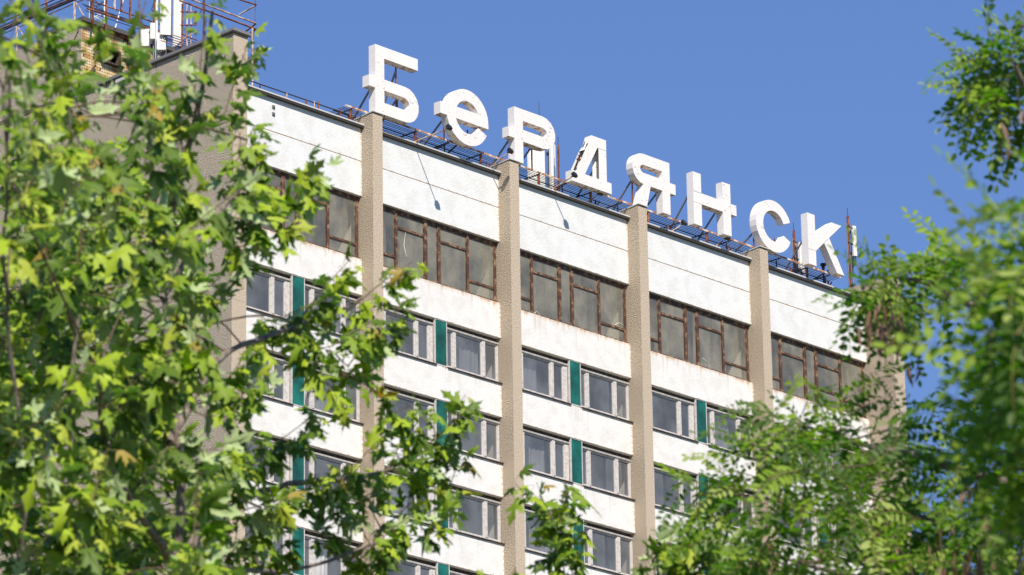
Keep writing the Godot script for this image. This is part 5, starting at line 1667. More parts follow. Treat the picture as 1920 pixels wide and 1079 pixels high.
	spray(m, spot(-3.87, 9.61, 16.60), spot(-4.18, 9.79, 16.58), 15, 1.00, 0.15)
	spray(m, spot(-2.15, 6.85, 15.78), spot(-2.17, 7.20, 15.84), 15, 1.00, 0.15)
	spray(m, spot(-3.68, 7.84, 17.22), spot(-3.87, 8.10, 17.13), 15, 1.00, 0.15)
	spray(m, spot(-3.24, 6.11, 14.96), spot(-3.43, 6.41, 15.08), 15, 1.00, 0.15)
	spray(m, spot(-3.83, 9.01, 16.51), spot(-3.57, 9.22, 16.54), 15, 1.00, 0.15)
	spray(m, spot(-2.20, 8.33, 14.97), spot(-2.35, 8.63, 14.99), 15, 1.00, 0.15)
	spray(m, spot(-3.82, 8.60, 17.74), spot(-3.50, 8.73, 17.65), 15, 1.00, 0.15)
	spray(m, spot(-2.71, 8.53, 17.38), spot(-2.80, 8.90, 17.37), 15, 1.00, 0.15)
	spray(m, spot(-2.22, 5.46, 16.00), spot(-2.09, 5.75, 16.09), 15, 1.00, 0.15)
	spray(m, spot(-2.11, 5.40, 15.95), spot(-2.14, 5.71, 15.99), 14, 1.00, 0.15)
	spray(m, spot(-1.02, 5.15, 16.59), spot(-1.24, 5.48, 16.68), 14, 1.00, 0.15)
	spray(m, spot(-1.21, 5.55, 16.69), spot(-1.04, 5.81, 16.75), 14, 1.00, 0.15)
	spray(m, spot(-1.44, 5.06, 16.06), spot(-1.38, 5.32, 16.06), 14, 1.00, 0.15)
	spray(m, spot(-2.29, 4.90, 15.65), spot(-2.16, 5.16, 15.66), 14, 1.00, 0.15)
	spray(m, spot(-1.73, 6.40, 18.48), spot(-1.86, 6.74, 18.42), 14, 1.00, 0.15)
	spray(m, spot(-0.87, 5.18, 16.30), spot(-0.90, 5.40, 16.25), 14, 1.00, 0.15)
	spray(m, spot(-2.52, 5.40, 17.26), spot(-2.46, 5.67, 17.25), 14, 1.00, 0.15)
	spray(m, spot(-2.04, 5.48, 18.15), spot(-2.08, 5.72, 18.14), 14, 1.00, 0.15)
	spray(m, spot(-1.12, 5.83, 16.02), spot(-1.20, 6.08, 15.91), 14, 1.00, 0.15)
	spray(m, spot(-2.47, 5.22, 17.03), spot(-2.65, 5.43, 17.11), 14, 1.00, 0.15)
	spray(m, spot(-1.70, 5.77, 18.19), spot(-1.92, 6.08, 18.22), 14, 1.00, 0.15)
	spray(m, spot(-0.93, 5.52, 17.66), spot(-0.80, 5.79, 17.55), 14, 1.00, 0.15)
	spray(m, spot(-0.79, 4.85, 16.69), spot(-0.90, 4.93, 16.59), 14, 1.00, 0.15)
	spray(m, spot(-1.80, 6.06, 17.00), spot(-1.91, 6.14, 16.95), 14, 1.00, 0.15)
	spray(m, spot(-1.21, 6.05, 18.63), spot(-1.36, 6.41, 18.68), 14, 1.00, 0.15)
	spray(m, spot(-1.92, 5.33, 15.59), spot(-1.92, 5.50, 15.58), 14, 1.00, 0.15)
	spray(m, spot(-1.10, 5.53, 18.17), spot(-0.90, 5.81, 18.26), 14, 1.00, 0.15)
	spray(m, spot(-0.78, 5.31, 17.80), spot(-0.80, 5.59, 17.90), 14, 1.00, 0.15)
	spray(m, spot(-1.09, 5.45, 16.38), spot(-1.21, 5.62, 16.42), 14, 1.00, 0.15)
	finish(m)
	var n := grow("maple", "maple_tree", spot(0.50, 0.0, 19.00), 22, maple, mw, "young silver maple whose shoot tips rise into the lower middle")
	limb(n, [spot(0.50, 0.0, 19.00), spot(0.39, 3.64, 19.00), spot(0.41, 5.49, 19.00)], 0.060, 0.040, "trunk")
	limb(n, [spot(0.41, 5.49, 19.00), spot(0.29, 6.34, 19.00), spot(0.20, 6.74, 18.90), spot(0.16, 7.04, 18.90)], 0.020, 0.005, "branch")
	limb(n, [spot(0.41, 5.49, 19.00), spot(0.53, 5.97, 17.60), spot(0.62, 6.12, 16.80)], 0.020, 0.006, "branch")
	limb(n, [spot(0.41, 5.49, 19.00), spot(0.78, 5.82, 17.20), spot(0.88, 6.10, 16.80)], 0.020, 0.006, "branch")
	spray(n, spot(0.22, 6.76, 18.90), spot(0.10, 7.20, 18.96), 22, 1.05, 0.15)
	spray(n, spot(0.18, 6.94, 18.90), spot(0.00, 7.16, 18.83), 12, 1.05, 0.15)
	spray(n, spot(0.20, 6.91, 18.90), spot(0.23, 7.19, 18.91), 14, 1.05, 0.15)
	spray(n, spot(0.26, 6.71, 18.90), spot(0.29, 7.00, 18.98), 16, 1.05, 0.15)
	spray(n, spot(0.17, 6.69, 18.90), spot(0.19, 6.88, 18.87), 12, 1.05, 0.15)
	spray(n, spot(0.27, 6.79, 18.90), spot(0.19, 7.01, 18.80), 10, 1.05, 0.15)
	spray(n, spot(-0.02, 6.62, 18.80), spot(0.00, 6.77, 18.83), 8, 1.05, 0.15)
	spray(n, spot(0.58, 6.10, 16.80), spot(0.63, 6.34, 16.77), 22, 1.05, 0.15)
	spray(n, spot(0.52, 6.11, 16.90), spot(0.48, 6.22, 16.81), 16, 1.05, 0.15)
	spray(n, spot(0.69, 6.08, 16.80), spot(0.78, 6.26, 16.75), 22, 1.05, 0.15)
	spray(n, spot(0.65, 6.17, 16.80), spot(0.71, 6.27, 16.68), 16, 1.05, 0.15)
	spray(n, spot(0.81, 6.05, 16.80), spot(0.92, 6.18, 16.72), 18, 1.05, 0.15)
	spray(n, spot(0.56, 6.15, 16.80), spot(0.54, 6.32, 16.78), 10, 1.05, 0.15)
	spray(n, spot(0.77, 6.14, 16.80), spot(0.81, 6.21, 16.71), 12, 1.05, 0.15)
	spray(n, spot(0.69, 6.21, 16.80), spot(0.60, 6.25, 16.68), 12, 1.05, 0.15)
	spray(n, spot(0.88, 6.10, 16.90), spot(0.98, 6.28, 16.91), 14, 1.05, 0.15)
	spray(n, spot(1.06, 5.07, 17.06), spot(0.99, 5.34, 16.97), 14, 1.00, 0.15)
	spray(n, spot(-0.15, 6.32, 18.33), spot(-0.10, 6.62, 18.40), 14, 1.00, 0.15)
	spray(n, spot(0.42, 5.04, 17.35), spot(0.47, 5.24, 17.33), 14, 1.00, 0.15)
	spray(n, spot(0.46, 5.56, 19.41), spot(0.33, 5.72, 19.31), 14, 1.00, 0.15)
	spray(n, spot(0.54, 5.81, 17.10), spot(0.62, 6.04, 17.16), 14, 1.00, 0.15)
	spray(n, spot(0.39, 5.85, 17.79), spot(0.55, 6.13, 17.83), 14, 1.00, 0.15)
	spray(n, spot(0.00, 6.05, 19.73), spot(-0.20, 6.32, 19.76), 14, 1.00, 0.15)
	spray(n, spot(-0.11, 5.51, 17.28), spot(-0.12, 5.69, 17.23), 14, 1.00, 0.15)
	spray(n, spot(0.45, 6.15, 17.73), spot(0.53, 6.27, 17.63), 14, 1.00, 0.15)
	spray(n, spot(0.23, 5.13, 17.91), spot(0.14, 5.27, 18.01), 14, 1.00, 0.15)
	spray(n, spot(-0.04, 5.95, 18.28), spot(-0.17, 6.18, 18.18), 14, 1.00, 0.15)
	spray(n, spot(1.10, 6.26, 19.59), spot(1.19, 6.44, 19.48), 14, 1.00, 0.15)
	spray(n, spot(0.15, 6.05, 18.41), spot(0.05, 6.33, 18.37), 14, 1.00, 0.15)
	spray(n, spot(0.54, 5.43, 18.90), spot(0.58, 5.64, 18.93), 14, 1.00, 0.15)
	spray(n, spot(0.42, 6.14, 19.61), spot(0.24, 6.34, 19.57), 14, 1.00, 0.15)
	spray(n, spot(0.33, 5.60, 18.23), spot(0.38, 5.75, 18.28), 14, 1.00, 0.15)
	spray(n, spot(-0.10, 5.93, 17.02), spot(0.02, 6.19, 16.92), 14, 1.00, 0.15)
	spray(n, spot(0.70, 6.00, 18.26), spot(0.77, 6.09, 18.18), 14, 1.00, 0.15)
	spray(n, spot(0.30, 5.76, 19.49), spot(0.32, 6.07, 19.52), 14, 1.00, 0.15)
	spray(n, spot(1.04, 6.27, 18.80), spot(1.03, 6.42, 18.71), 14, 1.00, 0.15)
	spray(n, spot(1.14, 6.25, 19.81), spot(1.30, 6.58, 19.78), 14, 1.00, 0.15)
	spray(n, spot(1.04, 5.27, 19.13), spot(0.87, 5.55, 19.12), 14, 1.00, 0.15)
	spray(n, spot(0.22, 6.11, 18.09), spot(0.19, 6.41, 18.03), 14, 1.00, 0.15)
	spray(n, spot(0.67, 5.69, 17.72), spot(0.72, 5.85, 17.60), 14, 1.00, 0.15)
	spray(n, spot(0.97, 5.61, 18.66), spot(0.86, 5.83, 18.66), 14, 1.00, 0.15)
	spray(n, spot(1.09, 5.48, 18.76), spot(1.00, 5.64, 18.68), 14, 1.00, 0.15)
	finish(n)
	var a := grow("locust", "locust_tree", spot(2.06, 0.0, 15.50), 23, locust, lw, "locust tree at the right with pinnate leaves and brown pod bunches before the last bay")
	limb(a, [spot(2.06, 0.0, 15.50), spot(1.85, 2.88, 15.50), spot(1.95, 4.55, 15.40)], 0.100, 0.060, "trunk")
	limb(a, [spot(1.95, 4.55, 15.40), spot(2.09, 5.82, 15.00), spot(2.10, 6.64, 14.80), spot(1.91, 7.13, 14.40), spot(1.78, 7.31, 14.20)], 0.050, 0.008, "branch")
	limb(a, [spot(2.08, 5.82, 15.00), spot(1.88, 6.02, 15.20), spot(1.65, 6.18, 15.40), spot(1.47, 6.31, 15.60), spot(1.28, 6.38, 15.70), spot(1.07, 6.50, 15.80)], 0.028, 0.005, "branch")
	limb(a, [spot(2.10, 6.39, 14.90), spot(1.88, 6.62, 15.10), spot(1.67, 6.81, 15.30), spot(1.54, 6.96, 15.50), spot(1.44, 7.05, 15.70)], 0.026, 0.005, "branch")
	limb(a, [spot(2.06, 5.48, 15.20), spot(1.73, 5.92, 15.40), spot(1.46, 6.05, 15.60), spot(1.20, 6.13, 15.80), spot(0.89, 6.27, 16.00)], 0.028, 0.005, "branch")
	limb(a, [spot(2.04, 5.20, 15.30), spot(1.63, 5.66, 15.50), spot(1.27, 5.89, 15.80), spot(0.94, 6.03, 16.00)], 0.026, 0.005, "branch")
	spray(a, spot(1.13, 6.46, 15.80), spot(0.94, 6.58, 15.90), 8, 1.00, 0.15)
	spray(a, spot(1.09, 6.50, 15.80), spot(1.13, 6.59, 15.69), 8, 1.00, 0.15)
	spray(a, spot(1.24, 6.40, 15.70), spot(1.19, 6.51, 15.70), 7, 1.00, 0.15)
	spray(a, spot(1.03, 6.43, 15.90), spot(0.89, 6.43, 15.85), 7, 1.00, 0.15)
	spray(a, spot(0.95, 6.33, 16.00), spot(0.79, 6.38, 16.01), 7, 1.00, 0.15)
	spray(a, spot(0.89, 6.27, 16.00), spot(0.70, 6.24, 15.89), 7, 1.00, 0.15)
	spray(a, spot(0.85, 6.20, 16.00), spot(0.68, 6.21, 15.93), 7, 1.00, 0.15)
	spray(a, spot(0.93, 6.34, 15.90), spot(0.98, 6.48, 16.02), 6, 1.00, 0.15)
	spray(a, spot(1.55, 6.97, 15.70), spot(1.46, 7.03, 15.77), 8, 1.00, 0.15)
	spray(a, spot(1.54, 7.03, 15.70), spot(1.51, 7.07, 15.63), 7, 1.00, 0.15)
	spray(a, spot(1.58, 6.97, 15.50), spot(1.57, 7.05, 15.49), 8, 1.00, 0.15)
	spray(a, spot(1.49, 6.93, 15.70), spot(1.38, 6.92, 15.59), 7, 1.00, 0.15)
	spray(a, spot(1.45, 6.98, 15.70), spot(1.35, 6.98, 15.61), 6, 1.00, 0.15)
	spray(a, spot(1.49, 7.00, 15.70), spot(1.39, 7.02, 15.63), 6, 1.00, 0.15)
	spray(a, spot(1.61, 6.91, 15.40), spot(1.66, 7.06, 15.52), 8, 1.00, 0.15)
	spray(a, spot(1.68, 6.90, 15.30), spot(1.70, 6.98, 15.25), 8, 1.00, 0.15)
	spray(a, spot(1.46, 6.92, 15.60), spot(1.37, 6.88, 15.54), 8, 1.00, 0.15)
	spray(a, spot(1.53, 6.89, 15.50), spot(1.48, 6.77, 15.40), 7, 1.00, 0.15)
	spray(a, spot(1.88, 7.31, 14.40), spot(1.71, 7.48, 14.31), 9, 1.00, 0.15)
	spray(a, spot(1.85, 7.31, 14.30), spot(1.78, 7.57, 14.42), 9, 1.00, 0.15)
	spray(a, spot(1.86, 7.27, 14.40), spot(1.64, 7.44, 14.46), 10, 1.00, 0.15)
	spray(a, spot(1.85, 7.23, 14.40), spot(1.66, 7.33, 14.50), 9, 1.00, 0.15)
	spray(a, spot(1.85, 7.19, 14.40), spot(1.75, 7.20, 14.48), 8, 1.00, 0.15)
	spray(a, spot(1.83, 7.35, 14.30), spot(1.73, 7.40, 14.37), 9, 1.00, 0.15)
	spray(a, spot(1.87, 7.41, 14.30), spot(1.81, 7.49, 14.24), 8, 1.00, 0.15)
	spray(a, spot(1.82, 7.21, 14.40), spot(1.69, 7.22, 14.32), 7, 1.00, 0.15)
	spray(a, spot(1.80, 7.31, 14.40), spot(1.68, 7.33, 14.34), 8, 1.00, 0.15)
	spray(a, spot(1.65, 6.20, 15.40), spot(1.57, 6.36, 15.30), 8, 1.00, 0.15)
	spray(a, spot(1.73, 6.11, 15.30), spot(1.70, 6.27, 15.22), 8, 1.00, 0.15)
	spray(a, spot(1.65, 6.34, 15.30), spot(1.72, 6.44, 15.35), 5, 1.00, 0.15)
	spray(a, spot(1.57, 6.80, 15.43), spot(1.36, 6.91, 15.38), 8, 1.00, 0.15)
	spray(a, spot(1.73, 7.05, 16.17), spot(1.59, 7.28, 16.26), 11, 1.00, 0.15)
	spray(a, spot(1.97, 7.14, 15.92), spot(1.70, 7.23, 16.02), 12, 1.00, 0.15)
	spray(a, spot(1.73, 6.81, 15.31), spot(1.62, 6.94, 15.25), 9, 1.00, 0.15)
	spray(a, spot(2.04, 6.77, 15.35), spot(1.92, 6.92, 15.28), 12, 1.00, 0.15)
	spray(a, spot(2.24, 6.69, 15.75), spot(1.99, 6.73, 15.77), 11, 1.00, 0.15)
	spray(a, spot(2.13, 6.88, 16.19), spot(1.91, 6.94, 16.17), 10, 1.00, 0.15)
	spray(a, spot(1.27, 6.65, 16.66), spot(0.97, 6.81, 16.69), 12, 1.00, 0.15)
	spray(a, spot(1.52, 6.41, 15.75), spot(1.38, 6.68, 15.75), 11, 1.00, 0.15)
	spray(a, spot(1.87, 6.65, 16.31), spot(1.78, 6.88, 16.37), 8, 1.00, 0.15)
	spray(a, spot(2.28, 6.66, 16.66), spot(2.11, 6.79, 16.71), 12, 1.00, 0.15)
	spray(a, spot(1.99, 6.29, 14.71), spot(1.73, 6.32, 14.81), 11, 1.00, 0.15)
	spray(a, spot(0.93, 6.20, 15.88), spot(0.67, 6.31, 15.93), 10, 1.00, 0.15)
	spray(a, spot(1.15, 6.27, 16.18), spot(1.07, 6.52, 16.13), 12, 1.00, 0.15)
	spray(a, spot(1.13, 6.06, 15.06), spot(0.94, 6.28, 14.99), 10, 1.00, 0.15)
	spray(a, spot(1.17, 6.01, 14.76), spot(0.93, 5.97, 14.72), 9, 1.00, 0.15)
	spray(a, spot(1.29, 6.06, 14.89), spot(1.17, 6.24, 14.99), 9, 1.00, 0.15)
	spray(a, spot(1.36, 6.13, 15.30), spot(1.15, 6.28, 15.31), 8, 1.00, 0.15)
	spray(a, spot(1.46, 6.37, 16.20), spot(1.35, 6.69, 16.27), 10, 1.00, 0.15)
	spray(a, spot(1.34, 5.91, 15.36), spot(1.25, 6.21, 15.33), 11, 1.00, 0.15)
	spray(a, spot(1.66, 6.11, 15.54), spot(1.58, 6.28, 15.49), 10, 1.00, 0.15)
	spray(a, spot(1.76, 6.48, 16.78), spot(1.56, 6.46, 16.87), 12, 1.00, 0.15)
	spray(a, spot(1.70, 6.57, 16.91), spot(1.53, 6.65, 16.82), 11, 1.00, 0.15)
	spray(a, spot(1.79, 6.70, 16.98), spot(1.60, 6.80, 17.01), 12, 1.00, 0.15)
	spray(a, spot(1.91, 6.14, 15.85), spot(1.80, 6.32, 15.74), 8, 1.00, 0.15)
	spray(a, spot(2.09, 6.56, 16.90), spot(1.86, 6.71, 17.00), 10, 1.00, 0.15)
	spray(a, spot(1.82, 6.25, 15.77), spot(1.70, 6.46, 15.86), 12, 1.00, 0.15)
	spray(a, spot(2.01, 5.93, 14.71), spot(1.71, 5.85, 14.60), 9, 1.00, 0.15)
	spray(a, spot(2.12, 6.16, 16.02), spot(2.01, 6.36, 16.09), 8, 1.00, 0.15)
	spray(a, spot(2.34, 6.61, 16.87), spot(2.03, 6.74, 16.94), 12, 1.00, 0.15)
	spray(a, spot(2.20, 6.42, 16.68), spot(1.93, 6.37, 16.57), 10, 1.00, 0.15)
	spray(a, spot(0.96, 6.27, 16.95), spot(0.76, 6.42, 17.05), 10, 1.00, 0.15)
	spray(a, spot(0.91, 5.95, 15.43), spot(0.81, 6.15, 15.41), 9, 1.00, 0.15)
	spray(a, spot(0.88, 5.84, 15.61), spot(0.72, 6.11, 15.67), 9, 1.00, 0.15)
	spray(a, spot(1.00, 5.66, 14.83), spot(0.80, 5.70, 14.86), 12, 1.00, 0.15)
	spray(a, spot(1.11, 5.85, 15.63), spot(1.00, 6.03, 15.64), 8, 1.00, 0.15)
	spray(a, spot(1.07, 5.83, 15.15), spot(0.94, 5.97, 15.14), 10, 1.00, 0.15)
	spray(a, spot(1.14, 6.16, 16.83), spot(0.97, 6.25, 16.73), 9, 1.00, 0.15)
	spray(a, spot(1.46, 5.87, 14.96), spot(1.25, 5.92, 14.95), 9, 1.00, 0.15)
	spray(a, spot(1.64, 6.18, 16.50), spot(1.33, 6.27, 16.39), 12, 1.00, 0.15)
	spray(a, spot(1.42, 5.68, 14.85), spot(1.19, 5.81, 14.81), 12, 1.00, 0.15)
	spray(a, spot(1.26, 5.74, 14.65), spot(1.08, 5.93, 14.70), 11, 1.00, 0.15)
	spray(a, spot(1.56, 6.13, 15.86), spot(1.29, 6.20, 15.98), 12, 1.00, 0.15)
	spray(a, spot(1.68, 5.99, 15.55), spot(1.49, 6.06, 15.50), 11, 1.00, 0.15)
	spray(a, spot(1.61, 5.77, 15.37), spot(1.47, 5.94, 15.41), 10, 1.00, 0.15)
	spray(a, spot(1.62, 6.01, 16.17), spot(1.54, 6.20, 16.07), 8, 1.00, 0.15)
	spray(a, spot(1.57, 6.08, 16.15), spot(1.43, 6.22, 16.15), 9, 1.00, 0.15)
	spray(a, spot(1.64, 5.89, 15.49), spot(1.39, 6.04, 15.58), 8, 1.00, 0.15)
	spray(a, spot(1.93, 5.76, 15.07), spot(1.63, 5.80, 14.98), 11, 1.00, 0.15)
	spray(a, spot(1.89, 5.79, 14.91), spot(1.61, 5.83, 14.88), 8, 1.00, 0.15)
	spray(a, spot(1.76, 5.75, 15.12), spot(1.51, 5.82, 15.18), 10, 1.00, 0.15)
	spray(a, spot(1.75, 5.79, 15.10), spot(1.51, 5.88, 15.16), 12, 1.00, 0.15)
	spray(a, spot(2.09, 5.84, 15.15), spot(1.88, 5.96, 15.24), 12, 1.00, 0.15)
	spray(a, spot(2.09, 6.23, 16.67), spot(1.98, 6.49, 16.64), 8, 1.00, 0.15)
	spray(a, spot(2.02, 5.97, 15.46), spot(1.76, 6.05, 15.44), 11, 1.00, 0.15)
	spray(a, spot(2.12, 5.96, 15.74), spot(1.82, 5.92, 15.84), 8, 1.00, 0.15)
	spray(a, spot(0.99, 5.44, 15.06), spot(0.74, 5.57, 15.02), 9, 1.00, 0.15)
	spray(a, spot(1.02, 5.98, 16.98), spot(0.83, 6.12, 16.88), 8, 1.00, 0.15)
	spray(a, spot(0.82, 5.77, 15.84), spot(0.63, 5.75, 15.82), 11, 1.00, 0.15)
	spray(a, spot(1.04, 5.43, 15.06), spot(0.93, 5.70, 15.00), 10, 1.00, 0.15)
	spray(a, spot(1.23, 5.70, 16.02), spot(1.04, 5.79, 16.04), 9, 1.00, 0.15)
	spray(a, spot(1.03, 5.85, 16.11), spot(0.99, 6.06, 16.18), 10, 1.00, 0.15)
	spray(a, spot(1.15, 5.76, 15.69), spot(0.96, 5.76, 15.70), 9, 1.00, 0.15)
	spray(a, spot(1.54, 5.85, 16.13), spot(1.28, 5.88, 16.21), 8, 1.00, 0.15)
	spray(a, spot(1.44, 5.79, 16.64), spot(1.30, 6.03, 16.72), 11, 1.00, 0.15)
	spray(a, spot(1.41, 5.54, 14.87), spot(1.14, 5.59, 14.83), 11, 1.00, 0.15)
	spray(a, spot(1.32, 5.60, 15.96), spot(1.18, 5.85, 16.07), 9, 1.00, 0.15)
	spray(a, spot(1.37, 5.94, 16.35), spot(1.18, 6.10, 16.45), 10, 1.00, 0.15)
	spray(a, spot(1.56, 5.91, 16.39), spot(1.43, 6.24, 16.49), 11, 1.00, 0.15)
	spray(a, spot(1.51, 5.59, 14.86), spot(1.30, 5.56, 14.89), 10, 1.00, 0.15)
	spray(a, spot(1.66, 5.63, 15.49), spot(1.38, 5.67, 15.43), 11, 1.00, 0.15)
	spray(a, spot(1.63, 5.88, 16.23), spot(1.48, 6.10, 16.30), 10, 1.00, 0.15)
	spray(a, spot(1.82, 5.87, 16.93), spot(1.73, 6.05, 16.87), 10, 1.00, 0.15)
	spray(a, spot(1.93, 5.42, 15.15), spot(1.69, 5.58, 15.14), 9, 1.00, 0.15)
	spray(a, spot(1.99, 6.01, 16.42), spot(1.76, 6.02, 16.52), 11, 1.00, 0.15)
	spray(a, spot(1.70, 5.65, 15.15), spot(1.52, 5.65, 15.20), 11, 1.00, 0.15)
	spray(a, spot(1.87, 5.68, 15.82), spot(1.76, 5.99, 15.89), 10, 1.00, 0.15)
	spray(a, spot(2.02, 6.00, 16.85), spot(1.78, 6.13, 16.93), 10, 1.00, 0.15)
	spray(a, spot(2.19, 5.79, 15.62), spot(1.98, 5.79, 15.59), 8, 1.00, 0.15)
	spray(a, spot(2.28, 6.14, 16.99), spot(2.05, 6.08, 16.94), 9, 1.00, 0.15)
	spray(a, spot(2.04, 5.50, 14.79), spot(1.98, 5.72, 14.83), 12, 1.00, 0.15)
	spray(a, spot(2.28, 5.79, 16.35), spot(2.10, 5.92, 16.30), 11, 1.00, 0.15)
	spray(a, spot(3.92, 7.63, 17.37), spot(4.02, 7.95, 17.47), 8, 1.00, 0.15)
	spray(a, spot(2.28, 5.34, 16.84), spot(2.25, 5.60, 16.84), 8, 1.00, 0.15)
	spray(a, spot(2.70, 8.65, 16.81), spot(2.68, 8.93, 16.78), 8, 1.00, 0.15)
	spray(a, spot(2.07, 5.87, 14.83), spot(2.25, 6.07, 14.87), 8, 1.00, 0.15)
	spray(a, spot(3.27, 6.20, 15.98), spot(3.07, 6.39, 16.06), 8, 1.00, 0.15)
	spray(a, spot(2.86, 7.94, 14.68), spot(2.57, 7.89, 14.57), 8, 1.00, 0.15)
	spray(a, spot(2.98, 6.74, 15.49), spot(3.18, 6.87, 15.39), 8, 1.00, 0.15)
	spray(a, spot(2.55, 8.03, 15.27), spot(2.25, 7.95, 15.15), 8, 1.00, 0.15)
	spray(a, spot(2.25, 8.10, 14.89), spot(1.99, 8.19, 14.92), 8, 1.00, 0.15)
	spray(a, spot(3.23, 7.74, 14.53), spot(2.96, 7.75, 14.56), 8, 1.00, 0.15)
	spray(a, spot(2.01, 4.98, 14.21), spot(1.79, 5.08, 14.19), 8, 1.00, 0.15)
	spray(a, spot(2.84, 5.87, 15.16), spot(2.57, 5.81, 15.16), 8, 1.00, 0.15)
	spray(a, spot(3.48, 8.19, 15.86), spot(3.17, 8.21, 15.74), 8, 1.00, 0.15)
	spray(a, spot(2.63, 5.60, 17.37), spot(2.33, 5.63, 17.40), 8, 1.00, 0.15)
	spray(a, spot(3.00, 5.74, 13.55), spot(2.77, 5.82, 13.58), 8, 1.00, 0.15)
	spray(a, spot(2.44, 5.73, 16.37), spot(2.15, 5.71, 16.36), 8, 1.00, 0.15)
	spray(a, spot(2.79, 8.61, 16.67), spot(2.61, 8.81, 16.60), 8, 1.00, 0.15)
	spray(a, spot(3.29, 5.37, 16.23), spot(3.40, 5.60, 16.20), 8, 1.00, 0.15)
	spray(a, spot(2.52, 6.18, 14.61), spot(2.27, 6.25, 14.50), 8, 1.00, 0.15)
	spray(a, spot(3.11, 7.97, 14.54), spot(3.31, 8.21, 14.63), 8, 1.00, 0.15)
	spray(a, spot(2.35, 5.36, 16.22), spot(2.07, 5.37, 16.22), 8, 1.00, 0.15)
	spray(a, spot(3.19, 8.13, 14.73), spot(2.90, 8.13, 14.67), 8, 1.00, 0.15)
	spray(a, spot(1.69, 4.56, 13.61), spot(1.47, 4.63, 13.70), 8, 1.00, 0.15)
	spray(a, spot(2.37, 5.32, 15.85), spot(2.17, 5.48, 15.84), 8, 1.00, 0.15)
	spray(a, spot(2.95, 7.94, 15.72), spot(3.14, 8.16, 15.75), 8, 1.00, 0.15)
	spray(a, spot(3.18, 6.72, 15.24), spot(3.17, 6.95, 15.17), 8, 1.00, 0.15)
	spray(a, spot(2.86, 8.10, 17.18), spot(2.53, 8.09, 17.11), 8, 1.00, 0.15)
	spray(a, spot(3.02, 8.70, 16.06), spot(2.72, 8.64, 16.04), 8, 1.00, 0.15)
	spray(a, spot(3.57, 8.56, 16.42), spot(3.62, 8.83, 16.38), 8, 1.00, 0.15)
	spray(a, spot(2.24, 4.75, 14.26), spot(2.07, 4.90, 14.15), 8, 1.00, 0.15)
	spray(a, spot(2.38, 6.59, 17.00), spot(2.20, 6.83, 17.09), 8, 1.00, 0.15)
	spray(a, spot(2.32, 8.23, 17.40), spot(2.48, 8.48, 17.36), 8, 1.00, 0.15)
	spray(a, spot(3.00, 7.03, 14.49), spot(2.96, 7.27, 14.50), 8, 1.00, 0.15)
	spray(a, spot(3.40, 5.11, 16.12), spot(3.27, 5.33, 16.16), 8, 1.00, 0.15)
	spray(a, spot(3.10, 5.90, 15.22), spot(2.98, 6.12, 15.26), 8, 1.00, 0.15)
	spray(a, spot(2.21, 8.56, 15.85), spot(1.91, 8.57, 15.77), 8, 1.00, 0.15)
	spray(a, spot(2.87, 7.13, 13.57), spot(2.62, 7.16, 13.56), 8, 1.00, 0.15)
	spray(a, spot(3.23, 5.39, 15.06), spot(3.12, 5.61, 15.15), 8, 1.00, 0.15)
	spray(a, spot(1.93, 4.77, 13.83), spot(1.67, 4.75, 13.71), 8, 1.00, 0.15)
	spray(a, spot(3.06, 8.59, 15.89), spot(3.28, 8.79, 15.87), 8, 1.00, 0.15)
	spray(a, spot(1.54, 5.89, 17.27), spot(1.38, 6.02, 17.34), 8, 1.00, 0.15)
	spray(a, spot(1.10, 5.21, 17.01), spot(1.03, 5.31, 16.97), 8, 1.00, 0.15)
	spray(a, spot(0.68, 5.57, 15.65), spot(0.53, 5.64, 15.71), 8, 1.00, 0.15)
	spray(a, spot(1.88, 5.60, 17.35), spot(1.65, 5.80, 17.24), 8, 1.00, 0.15)
	spray(a, spot(2.02, 5.97, 17.22), spot(1.91, 6.03, 17.18), 8, 1.00, 0.15)
	spray(a, spot(1.51, 5.26, 16.61), spot(1.33, 5.36, 16.63), 8, 1.00, 0.15)
	spray(a, spot(1.42, 4.98, 15.55), spot(1.30, 5.15, 15.65), 8, 1.00, 0.15)
	spray(a, spot(2.12, 5.28, 17.11), spot(2.07, 5.47, 17.18), 8, 1.00, 0.15)
	spray(a, spot(1.09, 5.38, 16.06), spot(0.87, 5.49, 15.99), 8, 1.00, 0.15)
	spray(a, spot(2.04, 5.92, 17.01), spot(1.86, 5.99, 16.90), 8, 1.00, 0.15)
	spray(a, spot(0.99, 5.38, 15.12), spot(0.89, 5.49, 15.00), 8, 1.00, 0.15)
	spray(a, spot(0.85, 5.92, 17.15), spot(0.77, 6.10, 17.06), 8, 1.00, 0.15)
	spray(a, spot(1.75, 5.69, 16.16), spot(1.64, 5.76, 16.12), 8, 1.00, 0.15)
	spray(a, spot(0.84, 5.70, 15.99), spot(0.68, 5.85, 15.97), 8, 1.00, 0.15)
	spray(a, spot(1.09, 5.56, 17.41), spot(0.85, 5.70, 17.40), 8, 1.00, 0.15)
	spray(a, spot(1.03, 5.27, 16.50), spot(0.84, 5.35, 16.55), 8, 1.00, 0.15)
	spray(a, spot(0.92, 4.87, 15.53), spot(0.86, 5.06, 15.51), 8, 1.00, 0.15)
	spray(a, spot(1.82, 5.51, 16.51), spot(1.73, 5.60, 16.40), 8, 1.00, 0.15)
	pod_cluster(a, spot(1.37, 6.80, 15.20), 15, 0.14)
	pod_cluster(a, spot(1.41, 6.72, 15.20), 9, 0.12)
	pod_cluster(a, spot(1.34, 6.70, 15.20), 7, 0.08)
	pod_cluster(a, spot(1.48, 6.59, 15.10), 4, 0.12)
	pod_cluster(a, spot(1.60, 6.02, 15.00), 10, 0.12)
	pod_cluster(a, spot(1.64, 5.78, 14.90), 12, 0.14)
	pod_cluster(a, spot(1.52, 5.84, 15.00), 8, 0.10)
